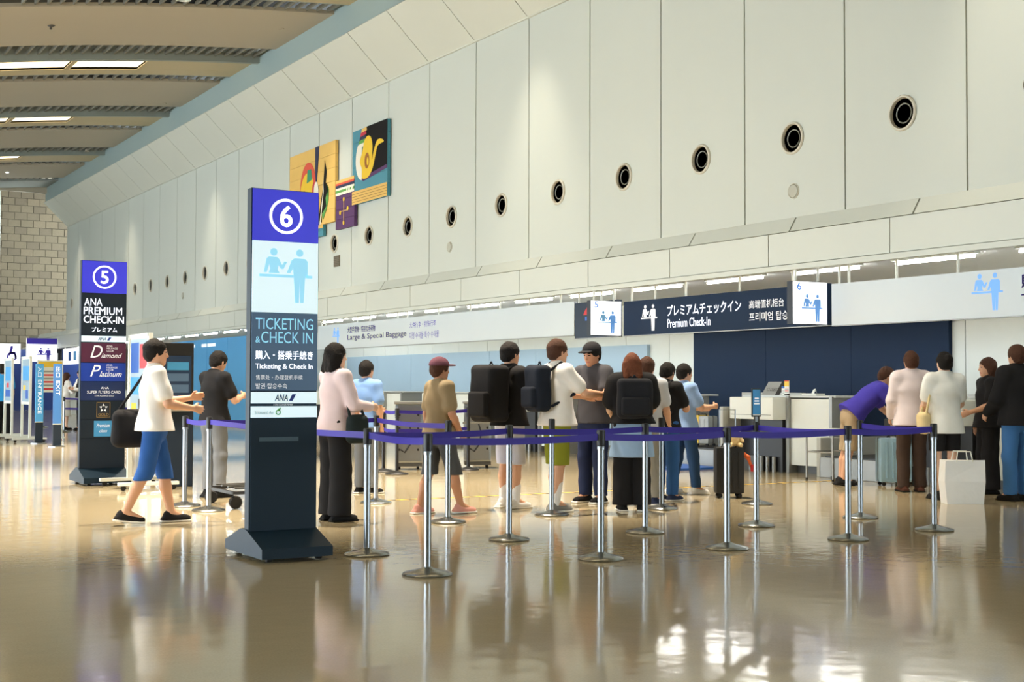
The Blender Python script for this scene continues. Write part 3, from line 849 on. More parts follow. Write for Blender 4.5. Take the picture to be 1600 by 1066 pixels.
POSTS = {
 'a1': (4.06, 8.03, 'steel stanchion nearest the camera, right of the number 6 sign'),
 'a2': (5.52, 8.14, 'steel stanchion in the front row, second from the number 6 sign'),
 'a3': (6.73, 8.19, 'steel stanchion in the front row, in front of the black suitcase'),
 'a4': (8.01, 8.20, 'steel stanchion in the front row, before the person bending in purple'),
 'a5': (9.20, 8.37, 'rightmost steel stanchion, left of the white carrier bag'),
 'b1': (4.15, 9.20, 'steel stanchion beside the foot of the number 6 sign'),
 'b2': (5.56, 9.53, 'steel stanchion before the person with white shoes and big backpack'),
 'b3': (6.86, 9.44, 'steel stanchion in second row, before the person with grey bag'),
 'b4': (8.07, 9.41, 'steel stanchion carrying a small blue sign on its top'),
 'b5': (9.44, 9.50, 'steel stanchion just right of and behind the fourth front one'),
 'c1': (5.78, 11.02, 'steel stanchion at the feet of the walker in khaki'),
 'c2': (6.99, 11.16, 'steel stanchion between the grey sneakers and olive shorts person'),
 'c3': (8.33, 11.18, 'steel stanchion beside the navy and white sneakers'),
 'c4': (9.57, 11.15, 'steel stanchion right of the black suitcase, farther than the sign-topped one'),
 'd1': (4.22, 13.18, 'steel stanchion left of the number 6 sign, larger of the pair'),
 'd2': (4.16, 13.79, 'steel stanchion left of the number 6 sign, smaller one behind'),
 'd3': (6.06, 13.21, 'steel stanchion on the hazard tape right of the pale pink top'),
 'e1': (8.28, 17.35, 'black stanchion before the silver machine, right of the pair'),
 'e2': (8.36, 17.97, 'black stanchion before the silver machine, left of the pair'),
 'e3': (9.64, 17.74, 'black stanchion at the right, behind the walker in khaki'),
 'f1': (7.94, 37.28, 'far steel stanchion beside the blue exit post'),
 'f2': (8.24, 41.54, 'far steel stanchion between the entrance and exit posts'),
 'f3': (9.9, 37.4, 'far steel stanchion in front of the staff in white'),
}
PO = {}
for k, (x, y, lab) in POSTS.items():
    r = thing('queue_stanchion', lab, 'stanchion', (x, y, 0), 0, 'belt stanchions of the queue')
    for me, n_ in (SMB if k[0] == 'e' else SM):
        inst(n_, me, (0, 0, 0), r)
    PO[k] = r
for a, b_ in (('a1', 'a2'), ('a2', 'a3'), ('a3', 'a4'), ('a4', 'a5'), ('b1', 'a1'), ('b2', 'b1'), ('b2', 'b3'), ('b3', 'b4'), ('b4', 'a4'), ('b5', 'a5'),
              ('d1', 'b1'), ('d2', 'd1'), ('d3', 'd1'), ('c1', 'd3'), ('e1', 'e3'), ('e2', 'e1'), ('f1', 'f3')):
    belt(PO[a], POSTS[a], POSTS[b_])
    if a[0] in 'ef':
        belt(PO[a], POSTS[a], POSTS[b_], .62)
# small sign clipped on top of post b4
r = thing('stanchion_sign', 'small upright blue notice frame on top of a stanchion', 'sign', (8.07, 9.41, .937), radians(-18))
MB().box(-.012, .012, -.01, .01, 0, .05).build('clip', STEEL, r)
MB().box(-.042, .042, -.012, .012, .045, .30, ch=.004).build('frame', BLACKP, r)
MB().box(-.036, .036, -.0145, -.012, .058, .292).build('notice', SKYBL, r)
for q in range(3): rect(r, 'text_line', LETW, -.026 + .004 * q, .026 - .003 * q, .158 + .024 * q, .170 + .024 * q, -.0155, .001)
rect(r, 'footer', WHITE, -.036, .036, .058, .068, -.0155, .001)

# ------------------------------------------------------------------ check-in desks (local: X along the counter to the right, front -Y)
def desk():
    r = thing('check_in_desk', 'x', 'counter')
    # left half: overhanging white head over a black conveyor bay
    MB().box(0, .98, -.30, .55, .77, 1.10, ch=.02).build('desk_head', WHITE, r)
    MB().box(.04, .94, -.306, -.30, .835, .842).build('slot', DGREY, r)
    MB().box(.02, .96, -.10, .5, .0, .77).build('dark_recess', BLACKP, r)
    for x in (.30, .55, .68, .82):
        MB().tube([(x, -.14, .0), (x, -.14, .22)], .03, 12).build('bollard', GREYM, r, smooth=True)
    MB().box(.02, .55, -.16, -.12, .0, .22).build('kick_plate', DGREY, r)
    MB().box(.98, 1.04, -.05, .55, 0, 1.12).build('post', GREYM, r)
    # right half: white front panel on a recessed plinth
    MB().box(1.04, 1.88, 0, .55, .11, 1.08, ch=.006).build('front_panel', WHITE, r)
    MB().box(1.04, 1.88, .12, .5, 0, .11).build('plinth', DGREY, r)
    MB().box(1.88, 1.94, -.05, .55, 0, 1.12).build('post', GREYM, r)
    MB().box(-.02, 1.98, -.02, .72, 1.10, 1.13, ch=.006).build('worktop', mat('worktop_grey', (196, 200, 198), .3), r)
    return r
DK = desk()
DLAB = {-1: 'white check-in desk behind the queue at the right, near the light blue suitcase', 0: 'white check-in desk with closed notice under the navy wall',
        1: 'white check-in desk partly hidden left of the grey baggage bay', 2: 'white check-in desk behind the people under the number 5 box',
        3: 'white check-in desk behind the person with the big black backpack', 4: 'white check-in desk behind the khaki walker', 5: 'white check-in desk beyond the silver machine'}
for i, k in enumerate((0, -1, 1, 2, 3, 4, 5)):
    o = DK if i == 0 else copy_tree(DK)
    o.location = (13.6, 16.12 + 3.5 * k, 0); o.rotation_euler = (0, 0, W)
    o['label'] = DLAB[k]; o['group'] = 'check-in desks along the counter'
# baggage bays between desks
def bay(y, lab):
    r = thing('baggage_conveyor', lab, 'conveyor', (13.2, y, 0), W)
    MB().box(.05, 1.41, .0, 1.6, .0, .28, ch=.01).build('body', GREYM, r)
    MB().box(.15, 1.31, .02, 1.58, .28, .30).build('belt_surface', BLACKP, r)
    MB().box(.0, .08, .0, 1.6, 0, .55, ch=.01).build('side_wall', mat('bay_grey', (176, 178, 172), .4), r)
    MB().box(1.38, 1.46, .0, 1.6, 0, .95, ch=.01).build('side_wall', mat('bay_grey', (176, 178, 172), .4), r)
    MB().box(.0, 1.46, 1.6, 1.68, 0, 1.16).build('rear_panel', mat('bay_grey', (176, 178, 172), .4), r)
    MB().box(.1, 1.0, 1.2, 1.3, .62, .80, ch=.01).build('gantry', DGREY, r)
    s_ = MB().box(1.10, 1.17, 1.585, 1.60, .4, 1.16).build('blue_band', MIDBL, r)
    return r
bay(17.62, 'grey baggage conveyor bay holding luggage left of the closed desk')
bay(14.12, 'grey baggage conveyor bay behind the person bending over in purple')
mt = MB().box(12.35, 13.15, 16.15, 17.75, 0, .035, ch=.006).build('scale_mat', MIDBL)
tag(mt, 'blue weighing platform on the floor before the baggage conveyor', 'mat')
# things on the closed desk
r = thing('closed_notice', 'grey tilted notice board reading CLOSED on the check-in desk', 'sign', (13.72, 15.72, 1.131), W)
k = MB().add([(-.13, -.02, 0), (.17, -.02, 0), (.22, .08, .20), (-.08, .08, .20), (-.13, .0, 0), (.17, .0, 0), (.22, .10, .20), (-.08, .10, .20)], [(0, 1, 2, 3), (4, 7, 6, 5), (0, 4, 5, 1), (1, 5, 6, 2), (2, 6, 7, 3), (3, 7, 4, 0)])
k.build('board', GREYM, r)
MB().add([(.17, -.02, 0), (.25, .0, 0), (.30, .10, .20), (.22, .08, .20)], [(0, 1, 2, 3)]).build('edge', BLACKP, r)
t_ = text('CLOSED', -.06, .06, .22, .05, DGREY, r, y=0)
t_.location = (0, .0, 0)
for v in t_.data.vertices: v.co.y = -.022 + v.co.z * .5 - .003; v.co.x += v.co.z * .2
r = thing('notice_card', 'small white and blue notice card standing on the check-in desk', 'card', (13.72, 15.36, 1.131), W)
MB().box(-.06, .06, 0, .006, 0, .13).build('card', WHITE, r); MB().box(-.06, .06, -.001, 0, .10, .13).build('heading', MIDBL, r)
for k in range(3): MB().box(-.045, .045, -.001, 0, .03 + .02 * k, .038 + .02 * k).build('text_line', GREYM, r)
r = thing('notice_card', 'yellow-topped upright notice card on the check-in desk', 'card', (13.66, 15.24, 1.131), W)
MB().box(-.05, .05, 0, .008, .02, .22).build('card', WHITE, r); MB().box(-.05, .05, -.001, 0, .13, .205).build('heading', YELLOW, r); MB().box(-.05, .05, -.001, 0, .205, .22).build('red_band', RED, r)
MB().box(-.03, .03, -.02, .03, 0, .02).build('foot', BLACKP, r)
for k in range(4): MB().box(-.04, .04, -.001, 0, .04 + .02 * k, .05 + .02 * k).build('text_line', RED if k % 2 else GREYM, r)
r = thing('document_tray', 'white tray with a small folded paper on the check-in desk', 'tray', (13.75, 14.78, 1.131), W)
MB().box(-.15, .15, -.08, .1, 0, .03, ch=.006).build('tray', WHITE, r)
MB().add([(-.03, 0, .03), (.05, -.02, .03), (.06, 0, .10), (-.02, .03, .09), (.02, .06, .03)], [(0, 1, 2, 3), (3, 2, 4)]).build('folded_paper', WHITE, r)
# slim table in front of the desk
r = thing('side_table', 'small table with thin metal legs before the closed desk', 'table', (12.95, 13.55, 0))
MB().box(-.26, .26, -.28, .28, .66, .69, ch=.004).build('table_top', WHITE, r)
for x in (-.23, .23):
    for yy in (-.25, .25):
        l_ = MB().tube([(x, yy, .03), (x, yy, .66)], .014, 10).build('leg', GREYM, r, smooth=True)
        MB().tube([(x, yy, 0), (x, yy, .03)], .017, 10).build('rubber_foot', RUBBER, l_)
for x in (-.23, .23): MB().tube([(x, -.25, .38), (x, .25, .38)], .009, 8).build('stretcher', GREYM, r)
MB().tube([(-.23, .25, .38), (.23, .25, .38)], .009, 8).build('stretcher', GREYM, r)

# silver machines behind the black stanchions
def machine(x, y, lab):
    r = thing('strapping_machine', lab, 'machine', (x, y, 0), radians(-25))
    MB().box(-.2, .2, -.18, .18, .1, .98, ch=.03).build('cabinet', STEEL, r)
    MB().box(-.22, .22, -.2, .2, .98, 1.02, ch=.01).build('top', GREYM, r)
    MB().box(-.2, .2, -.17, .17, .05, .1).build('skirt', DGREY, r)
    for px in (-.14, .14):
        for pz in (.30, .62, .82): MB().lathe([(.0, .006), (.016, .006), (.018, 0)], 12, Matrix.Translation((px, -.18, pz)) @ Matrix.Rotation(pi / 2, 4, 'X')).build('bolt', BLACKP, r)
        MB().lathe([(.0, -.02), (.045, -.02), (.05, 0), (.045, .02), (0, .02)], 16, Matrix.Translation((px, -.1, .05)) @ Matrix.Rotation(pi / 2, 4, 'Y')).build('caster', RUBBER, r, smooth=True)
    MB().tube([(.0, -.19, .70), (.04, -.24, .55), (.02, -.25, .38), (-.06, -.22, .26), (-.12, -.19, .3)], .012, 8).build('cable', BLACKP, r, smooth=True)
    MB().box(-.24, .24, -.22, -.20, .68, .71).build('handrail', GREYM, r)
machine(8.95, 18.35, 'silver machine with dangling cable behind the pair of black stanchions')
machine(10.05, 18.2, 'silver machine with dangling cable behind the right black stanchion')

# ------------------------------------------------------------------ rolling frames, posters, far end
def rolling_frame(x, y, lab, art, rz=-pi / 2, w=.9, z0=.82, z1=1.88, grp='white rolling poster frames'):
    r = thing('poster_stand', lab, 'poster stand', (x, y, 0), rz, grp)
    for px in (0, w):
        MB().box(px - .03, px + .03, -.025, .025, .09, z1).build('upright', WHITE, r)
        f_ = MB().box(px - .035, px + .035, -.36, .36, .06, .10, ch=.006).build('foot', WHITE, r)
        for yy in (-.3, .3):
            MB().lathe([(0, -.015), (.03, -.015), (.034, 0), (.03, .015), (0, .015)], 14, Matrix.Translation((px, yy, .034)) @ Matrix.Rotation(pi / 2, 4, 'Y')).build('caster', RUBBER, f_, smooth=True)
    MB().box(0, w, -.025, .025, z1 - .04, z1).build('top_rail', WHITE, r)
    MB().box(0, w, -.025, .025, z0, z0 + .04).build('bottom_rail', WHITE, r)
    MB().box(.03, w - .03, -.012, .012, z0 + .04, z1 - .04).build('poster', WHITE, r)
    for q, (m, a, b_, c, d) in enumerate(art):
        rect(r, 'print_block', m, a * w, b_ * w, z0 + c * (z1 - z0), z0 + d * (z1 - z0), -.0145 - .0008 * q, .002)
    return r
ART1 = [(PALEBL, .06, .94, .06, .94), (MIDBL, .1, .5, .55, .9), (RED, .55, .9, .6, .88), (SKYBL, .1, .9, .3, .5), (YELLOW, .15, .4, .1, .2), (BLACKP, .5, .85, .1, .25)]
rolling_frame(4.42, 17.0, 'white rolling poster frame in front of the number 5 sign', ART1)
ART2 = [(PALEBL, .06, .94, .06, .94), (SKYBL, .12, .88, .5, .8), (RED, .3, .6, .35, .45), (MIDBL, .15, .8, .15, .3)]
rolling_frame(5.80, 33.6, 'far white rolling poster frame, left of the pair near the entrance post', ART2)
rolling_frame(5.82, 31.6, 'far white rolling poster frame, right of the pair near the entrance post', ART2[:2] + [(YELLOW, .2, .5, .3, .4), (MIDBL, .5, .8, .12, .3)])
r = thing('notice_board', 'yellow-headed white notice board on a frame behind the entrance post', 'notice board', (6.25, 32.2, 0))
MB().box(0, .58, 0, .04, 1.08, 1.82, ch=.004).build('board', WHITE, r)
rect(r, 'heading', YELLOW, .03, .55, 1.66, 1.79, -.003, .003)
for q in range(6):
    rect(r, 'text_line', RED if q % 2 == 0 else GREYM, .06 + .03 * (q % 3), .5 - .05 * (q % 2), 1.14 + q * .08, 1.18 + q * .08, -.003, .003)
for x in (.02, .56):
    MB().box(x - .02, x + .02, 0, .04, .06, 1.1).build('leg', WHITE, r)
    MB().box(x - .025, x + .025, -.28, .3, .03, .06).build('foot', WHITE, r)
def post_sign(x, y, lab, words, z):
    r = thing('post_sign', lab, 'sign', (x, y, 0), 0, 'blue entrance and exit posts')
    MB().lathe([(0, 0), (.17, 0), (.17, .015), (.05, .03), (0, .03)], 28, Matrix.Translation((.08, .04, 0))).build('base', STEEL, r, smooth=True)
    MB().box(0, .16, 0, .07, .03, .45, ch=.004).build('lower_post', CHAR, r)
    MB().box(0, .16, 0, .07, .45, .47).build('divider', WHITE, r)
    MB().box(0, .16, 0, .07, .47, z, ch=.004).build('upper_post', SKYBL if 'ENT' in words[1] else mat('exit_blue', (64, 120, 190), .4), r)
    text(words[0], .035, z - .27, .09, .21, LETW, r, y=-.002, vertical=True)
    hl = .72 if 'ENT' in words[1] else .30
    text(words[1], .045, z - .34 - hl, .075, hl, LETW, r, y=-.002, vertical=True)
    return r
post_sign(5.80, 30.0, 'light blue post sign reading ENTRANCE downwards', ('入口', 'ENTRANCE'), 1.70)
post_sign(5.82, 28.3, 'blue post sign reading EXIT downwards', ('出口', 'EXIT'), 1.68)
# far hanging signs under the canopy
def far_sign(lab, y, L, z0, z1, m, X=13.0):
    r = thing('hanging_sign', lab, 'sign', (X, y, z0), W)
    MB().box(0, L, 0, .08, 0, z1 - z0).build('panel', m, r)
    hang(r, (.2, L - .2), z1 - z0)
    return r
r = far_sign('far white hanging sign with blue bars, left of the number 5 sign', 61.3, 9.0, 2.15, 2.85, BOXWHITE)
for q in range(7): rect(r, 'blue_bar', SKYBL if q % 2 else MIDBL, 1.0 + q * 1.0, 1.5 + q * 1.0, .15, .55, -.006, .004)
r = far_sign('far dark hanging sign with white lettering beside the blue bars sign', 66.5, 4.6, 2.15, 2.85, CHAR)
for q in range(6): rect(r, 'print_mark', LETW, 1.2 + .5 * q, 1.5 + .5 * q + .08 * (q % 2), .18, .53, -.006, .004)
r = thing('lightbox_sign', 'far white hanging lightbox with violet counter pictogram', 'sign', (11.2, 60.0, 2.25))
MB().box(0, 1.25, 0, .1, 0, 1.0).build('face', BOXWHITE, r); MB().box(0, 1.25, -.004, 0, .75, 1.0).build('navy_band', LETP, r)
pictogram(r, .42, .0, .62, LETP, LETP, y=-.006)
hang(r, (.2, 1.0), 1.0, .05)
r = thing('lightbox_sign', 'far white lightbox with violet wheelchair symbol at the left edge', 'sign', (9.75, 60.0, 2.15))
MB().box(0, 1.2, 0, .1, 0, .85).build('face', BOXWHITE, r)
MB().ring(.85, .3, .14, .2, -.006, 0, 24).build('wheel_symbol', LETP, r)
MB().poly([(.72, .3), (.8, .75), (.9, .75), (.86, .5), (1.0, .5), (1.06, .2), (.98, .2), (.94, .4), (.82, .4)], -.006, 0).build('seat_symbol', LETP, r)
MB().tube([(.3, .05, .85), (.3, .05, .82 + 8.6)], .02, 6).build('hanging_rod', WHITE, r)
# far counter beyond the belts
r = thing('far_counter', 'far white service counter at the end of the hall left of sign 5', 'counter', (13.2, 62, 0), W)
MB().box(0, 11, 0, .7, 0, 1.05, ch=.01).build('body', WHITE, r); MB().box(-.05, 11.05, -.06, .75, 1.05, 1.1).build('worktop', GREYM, r)
# blue partition and white end post left of sign 6
r = thing('blue_partition', 'large steel-blue partition panel behind the walker in white shirt', 'partition', (13.3, 50.0, 0), W)
for q in range(6):
    MB().box(q * 2.03, q * 2.03 + 2.01, 0, .1, .1, 2.72).build('panel', BANBL, r)
MB().box(12.2, 12.5, -.05, .15, 0, 2.86).build('end_post', WHITE, r)
MB().box(-.2, .0, -.05, .15, 0, 2.86).build('end_post', WHITE, r)
for q, (a_, b_) in enumerate(((6.2, 6.9), (7.6, 8.1), (8.2, 9.0))): rect(r, 'print_mark', LETW, a_, b_, 2.48, 2.58, -.012, .008)
# black self-service kiosk behind the walker
r = thing('self_service_kiosk', 'tall black self-service kiosk left of the number 6 sign', 'kiosk', (4.92, 16.65, 0), radians(-15))
MB().box(-.19, .19, -.16, .16, .0, .95, ch=.02).build('cabinet', CHAR, r)
MB().box(-.19, .19, -.06, .10, .95, 1.78, ch=.015).build('screen_housing', BLACKP, r)
MB().box(-.16, .16, -.064, -.06, 1.05, 1.62).build('screen', mat('dim_screen', (44, 60, 86), .15, emit=.15), r)
MB().box(-.15, .15, -.24, -.10, .93, .97, ch=.008).build('shelf', GREYM, r)
for q in range(3): rect(r, 'screen_row', SKYBL if q == 0 else SLATE, -.13, .13, 1.44 - q * .14, 1.54 - q * .14, -.0665, .002)
# luggage cart behind sign 6
r = thing('luggage_cart', 'black luggage cart with big casters half behind the number 6 sign', 'cart', (4.72, 13.75, 0))
for yy in (-.55, .30):
    MB().box(-.25, .62, yy - .02, yy + .02, .15, .18).build('frame_bar', BLACKP, r)
MB().box(-.25, -.21, -.55, .30, .15, .18).build('frame_bar', BLACKP, r); MB().box(.15, .19, -.55, .3, .15, .18).build('frame_bar', BLACKP, r)
for x, yy in ((-.2, -.5), (-.2, .28), (.55, -.5), (.55, .28)):
    MB().lathe([(0, -.025), (.055, -.025), (.068, -.012), (.068, .012), (.055, .025), (0, .025)], 20, Matrix.Translation((x, yy, .068)) @ Matrix.Rotation(pi / 2, 4, 'X')).build('caster', RUBBER, r, smooth=True)
for k in range(4): MB().box(-.2, .58, -.48 + .2 * k, -.44 + .2 * k, .20, .215).build('deck_slat', DGREY, r)
MB().tube([(.6, -.5, .17), (.66, -.5, .95), (.66, .28, .95), (.6, .28, .17)], .016, 8).build('push_handle', GREYM, r, smooth=True)

# sprinkler and downlight in the ceiling
for (x, y, lab) in ((5.9, 29.5, 'tiny dark sprinkler head on the nearest ceiling panel'), (9.2, 53.6, 'small round downlight in the far ceiling panel')):
    nm = 'sprinkler' if 'sprink' in lab else 'downlight'
    r = thing(nm, lab, nm, (x, y, zc(x)))
    MB().lathe([(0, -.03), (.05, -.03), (.09, 0), (.0, 0)], 18).build('body', DGREY if nm == 'sprinkler' else WHITE, r, smooth=True)
    MB().lathe([(0, -.09), (.025, -.09), (.025, -.03), (0, -.03)], 12).build('deflector', DGREY, r) if nm == 'sprinkler' else MB().lathe([(0, -.035), (.045, -.035), (.0, -.03)], 16).build('lens', LAMP_C, r)

# warm downlights over the queue (they hang in the ceiling panels overhead)
for q, (x, y) in enumerate(((2.2, 13.6), (5.8, 13.6), (9.2, 13.2), (1.6, 18.5), (5.6, 19.0), (9.4, 18.0), (5.5, 26.0), (8.0, 27.0))):
    z = zc(x) - .04
    r = thing('downlight', 'round ceiling downlight over the queue, above the frame, %s of eight' % ORD[q], 'downlight', (x, y, z), 0, 'ceiling downlights over the queue')
    MB().lathe([(.13, .05), (.15, .05), (.16, -.01), (.13, -.01), (.13, .05)], 24).build('trim_ring', WHITE, r, smooth=True)
    ld = bpy.data.lights.new('downlight_lamp', 'SPOT')
    ld.energy = SPOT_LAMP; ld.color = (1.0, .85, .66); ld.spot_size = radians(54); ld.spot_blend = .8; ld.shadow_soft_size = .12
    lo = bpy.data.objects.new('downlight_lamp', ld); COL.objects.link(lo); lo.parent = r; lo.location = (0, 0, -.03)
# ------------------------------------------------------------------ bodies and clothes as smooth distance fields
def rotY(a): return np.array([[cos(a), 0, sin(a)], [0, 1, 0], [-sin(a), 0, cos(a)]])
def rotZ(a): return np.array([[cos(a), -sin(a), 0], [sin(a), cos(a), 0], [0, 0, 1]])
def A(*p): return np.array(p, float)
class SDF:
    def __init__(s, vox): s.v = vox; s.ops = []; s.cuts = []; s.noise = None
    def cone(s, a, b, ra, rb, k=.02, sq=None, sub=False):
        a = np.asarray(a, float); b = np.asarray(b, float); r = max(ra, rb)
        s.ops.append(('cone', (a, b, ra, rb, sq), np.minimum(a, b) - r, np.maximum(a, b) + r, k, sub)); return s
    def ell(s, c, r, k=.02, R=None, sub=False):
        c = np.asarray(c, float); r = np.asarray(r, float); m = r.max() if R is not None else r
        s.ops.append(('ell', (c, r, R), c - m, c + m, k, sub)); return s
    def box(s, c, h, rd, k=.02, R=None, sub=False):
        c = np.asarray(c, float); h = np.asarray(h, float); m = np.linalg.norm(h) if R is not None else h
        s.ops.append(('box', (c, h, rd, R), c - m, c + m, k, sub)); return s
    def mesh(s):
        v = s.v
        lo = np.min([o[2] for o in s.ops if not o[5]], 0) - 3 * v; hi = np.max([o[3] for o in s.ops if not o[5]], 0) + 3 * v
        n = np.ceil((hi - lo) / v).astype(int) + 1
        D = np.full(n, 9.0, np.float32)
        ax = [(lo[i] + v * np.arange(n[i])).astype(np.float32) for i in range(3)]
        for typ, p, a, b, k, sub in s.ops:
            i0 = np.maximum(((a - k - lo) / v).astype(int) - 3, 0); i1 = np.minimum(((b + k - lo) / v).astype(int) + 4, n)
            if (i1 <= i0).any(): continue
            sl = tuple(slice(i0[i], i1[i]) for i in range(3))
            X = ax[0][sl[0]][:, None, None]; Y = ax[1][sl[1]][None, :, None]; Z = ax[2][sl[2]][None, None, :]
            if typ == 'cone':
                A0, B0, ra, rb, sq = p; ba = B0 - A0; L2 = max(ba @ ba, 1e-9)
                px, py, pz = X - A0[0], Y - A0[1], Z - A0[2]
                t = np.clip((px * ba[0] + py * ba[1] + pz * ba[2]) / L2, 0, 1)
                dx, dy, dz = px - t * ba[0], py - t * ba[1], pz - t * ba[2]
                if sq is not None:
                    w, q = sq
                    dd = (dx * w[0] + dy * w[1] + dz * w[2]) * (q - 1)
                    dx, dy, dz = dx + dd * w[0], dy + dd * w[1], dz + dd * w[2]
                d = np.sqrt(dx * dx + dy * dy + dz * dz) - (ra + (rb - ra) * t)
            else:
                c = p[0]; R = p[-1]
                px, py, pz = X - c[0], Y - c[1], Z - c[2]
                if R is not None:
                    px, py, pz = (px * R[0, i] + py * R[1, i] + pz * R[2, i] for i in range(3))
                if typ == 'ell':
                    r = p[1]
                    k0 = np.sqrt((px / r[0]) ** 2 + (py / r[1]) ** 2 + (pz / r[2]) ** 2)
                    k1 = np.sqrt((px / r[0] ** 2) ** 2 + (py / r[1] ** 2) ** 2 + (pz / r[2] ** 2) ** 2) + 1e-6
                    d = k0 * (k0 - 1) / k1
                else:
                    h, rd = p[1], p[2]
                    qx, qy, qz = np.abs(px) - h[0] + rd, np.abs(py) - h[1] + rd, np.abs(pz) - h[2] + rd
                    d = np.sqrt(np.maximum(qx, 0) ** 2 + np.maximum(qy, 0) ** 2 + np.maximum(qz, 0) ** 2) + np.minimum(np.maximum(np.maximum(qx, qy), qz), 0) - rd
            Dn = D[sl]
            if sub:
                D[sl] = np.maximum(Dn, -d)
            else:
                hh = np.maximum(k - np.abs(Dn - d), 0) / k
                D[sl] = np.minimum(Dn, d) - hh * hh * k * .25
        X, Y, Z = ax[0][:, None, None], ax[1][None, :, None], ax[2][None, None, :]
        if s.noise:
            amp, fx, ph = s.noise
            D = D + amp * (np.sin(fx * Z + 5 * np.sin(7 * Y + ph) + 4 * np.sin(6 * X + ph)) * .6 + np.sin(fx * .6 * (Z + 1.4 * Y * np.sin(ph) + X) + 2 * ph) * .6)
        for c in s.cuts:
            D = np.maximum(D, c(X, Y, Z))
        return surfnet(D.astype(np.float32), lo, v)
def surfnet(D, lo, v):
    S = D < 0
    cn = sum(S[i:S.shape[0] - 1 + i, j:S.shape[1] - 1 + j, k:S.shape[2] - 1 + k].astype(np.int8) for i in (0, 1) for j in (0, 1) for k in (0, 1))
    act = (cn > 0) & (cn < 8)
    I = np.stack(np.nonzero(act), 1)
    idx = np.full(act.shape, -1, np.int32); idx[act] = np.arange(len(I))
    cor = [(i, j, k) for i in (0, 1) for j in (0, 1) for k in (0, 1)]
    V = [D[I[:, 0] + i, I[:, 1] + j, I[:, 2] + k] for i, j, k in cor]
    acc = np.zeros((len(I), 3)); cnt = np.zeros(len(I))
    for p in range(8):
        for q in range(p + 1, 8):
            df = [cor[q][t] - cor[p][t] for t in range(3)]
            if sum(map(abs, df)) != 1: continue
            m = (V[p] < 0) != (V[q] < 0)
            t = np.where(m, V[p] / np.where(m, V[p] - V[q], 1), 0)
            acc += m[:, None] * (np.array(cor[p])[None] + t[:, None] * np.array(df)[None]); cnt += m
    verts = lo + v * (I + acc / cnt[:, None])
    F = []
    sh = S.shape
    m = S[:-1, 1:-1, 1:-1] != S[1:, 1:-1, 1:-1]; i, j, k = np.nonzero(m); j = j + 1; k = k + 1
    q = np.stack([idx[i, j - 1, k - 1], idx[i, j, k - 1], idx[i, j, k], idx[i, j - 1, k]], 1); f = ~S[i, j, k]; q[f] = q[f][:, ::-1]; F.append(q)
    m = S[1:-1, :-1, 1:-1] != S[1:-1, 1:, 1:-1]; i, j, k = np.nonzero(m); i = i + 1; k = k + 1
    q = np.stack([idx[i - 1, j, k - 1], idx[i - 1, j, k], idx[i, j, k], idx[i, j, k - 1]], 1); f = ~S[i, j, k]; q[f] = q[f][:, ::-1]; F.append(q)
    m = S[1:-1, 1:-1, :-1] != S[1:-1, 1:-1, 1:]; i, j, k = np.nonzero(m); i = i + 1; j = j + 1
    q = np.stack([idx[i - 1, j - 1, k], idx[i, j - 1, k], idx[i, j, k], idx[i - 1, j, k]], 1); f = ~S[i, j, k]; q[f] = q[f][:, ::-1]; F.append(q)
    return verts, np.concatenate(F)
def np_mesh(name, V, F, mats, parent, midx=None):
    me = bpy.data.meshes.new(name)
    me.vertices.add(len(V)); me.vertices.foreach_set('co', np.ascontiguousarray(V, np.float32).ravel())
    me.loops.add(F.size); me.loops.foreach_set('vertex_index', np.ascontiguousarray(F, np.int32).ravel())
    me.polygons.add(len(F)); me.polygons.foreach_set('loop_start', np.arange(0, F.size, 4, dtype=np.int32))
    me.update(calc_edges=True)
    for m in mats: me.materials.append(m)
    me.polygons.foreach_set('use_smooth', np.ones(len(F), bool))
    if midx is not None: me.polygons.foreach_set('material_index', np.ascontiguousarray(midx, np.int32))
    me.validate()
    return link(name, me, None, parent)

def cloth(name, rgb): return mat(name, rgb, .85, vary=.08, scale=9, bump=.25, bscale=180, spec=.2)
SKIN = [mat('skin_light', (226, 184, 158), .55, vary=.05), mat('skin_warm', (208, 160, 130), .55, vary=.05), mat('skin_tan', (188, 138, 108), .55, vary=.05)]
EYE = mat('eye_dark', (40, 30, 26), .25); LIPS = mat('lips', (176, 104, 96), .5)
HAIRC = {'black': mat('hair_black', (26, 23, 22), .75, vary=.2, scale=40, bump=.8, bscale=70, spec=.2), 'brown': mat('hair_brown', (74, 48, 36), .75, vary=.25, scale=40, bump=.8, bscale=70, spec=.2), 'auburn': mat('hair_auburn', (112, 66, 46), .75, vary=.25, scale=40, bump=.8, bscale=70, spec=.2), 'grey': mat('hair_grey', (120, 112, 106), .5, vary=.2, scale=40)}

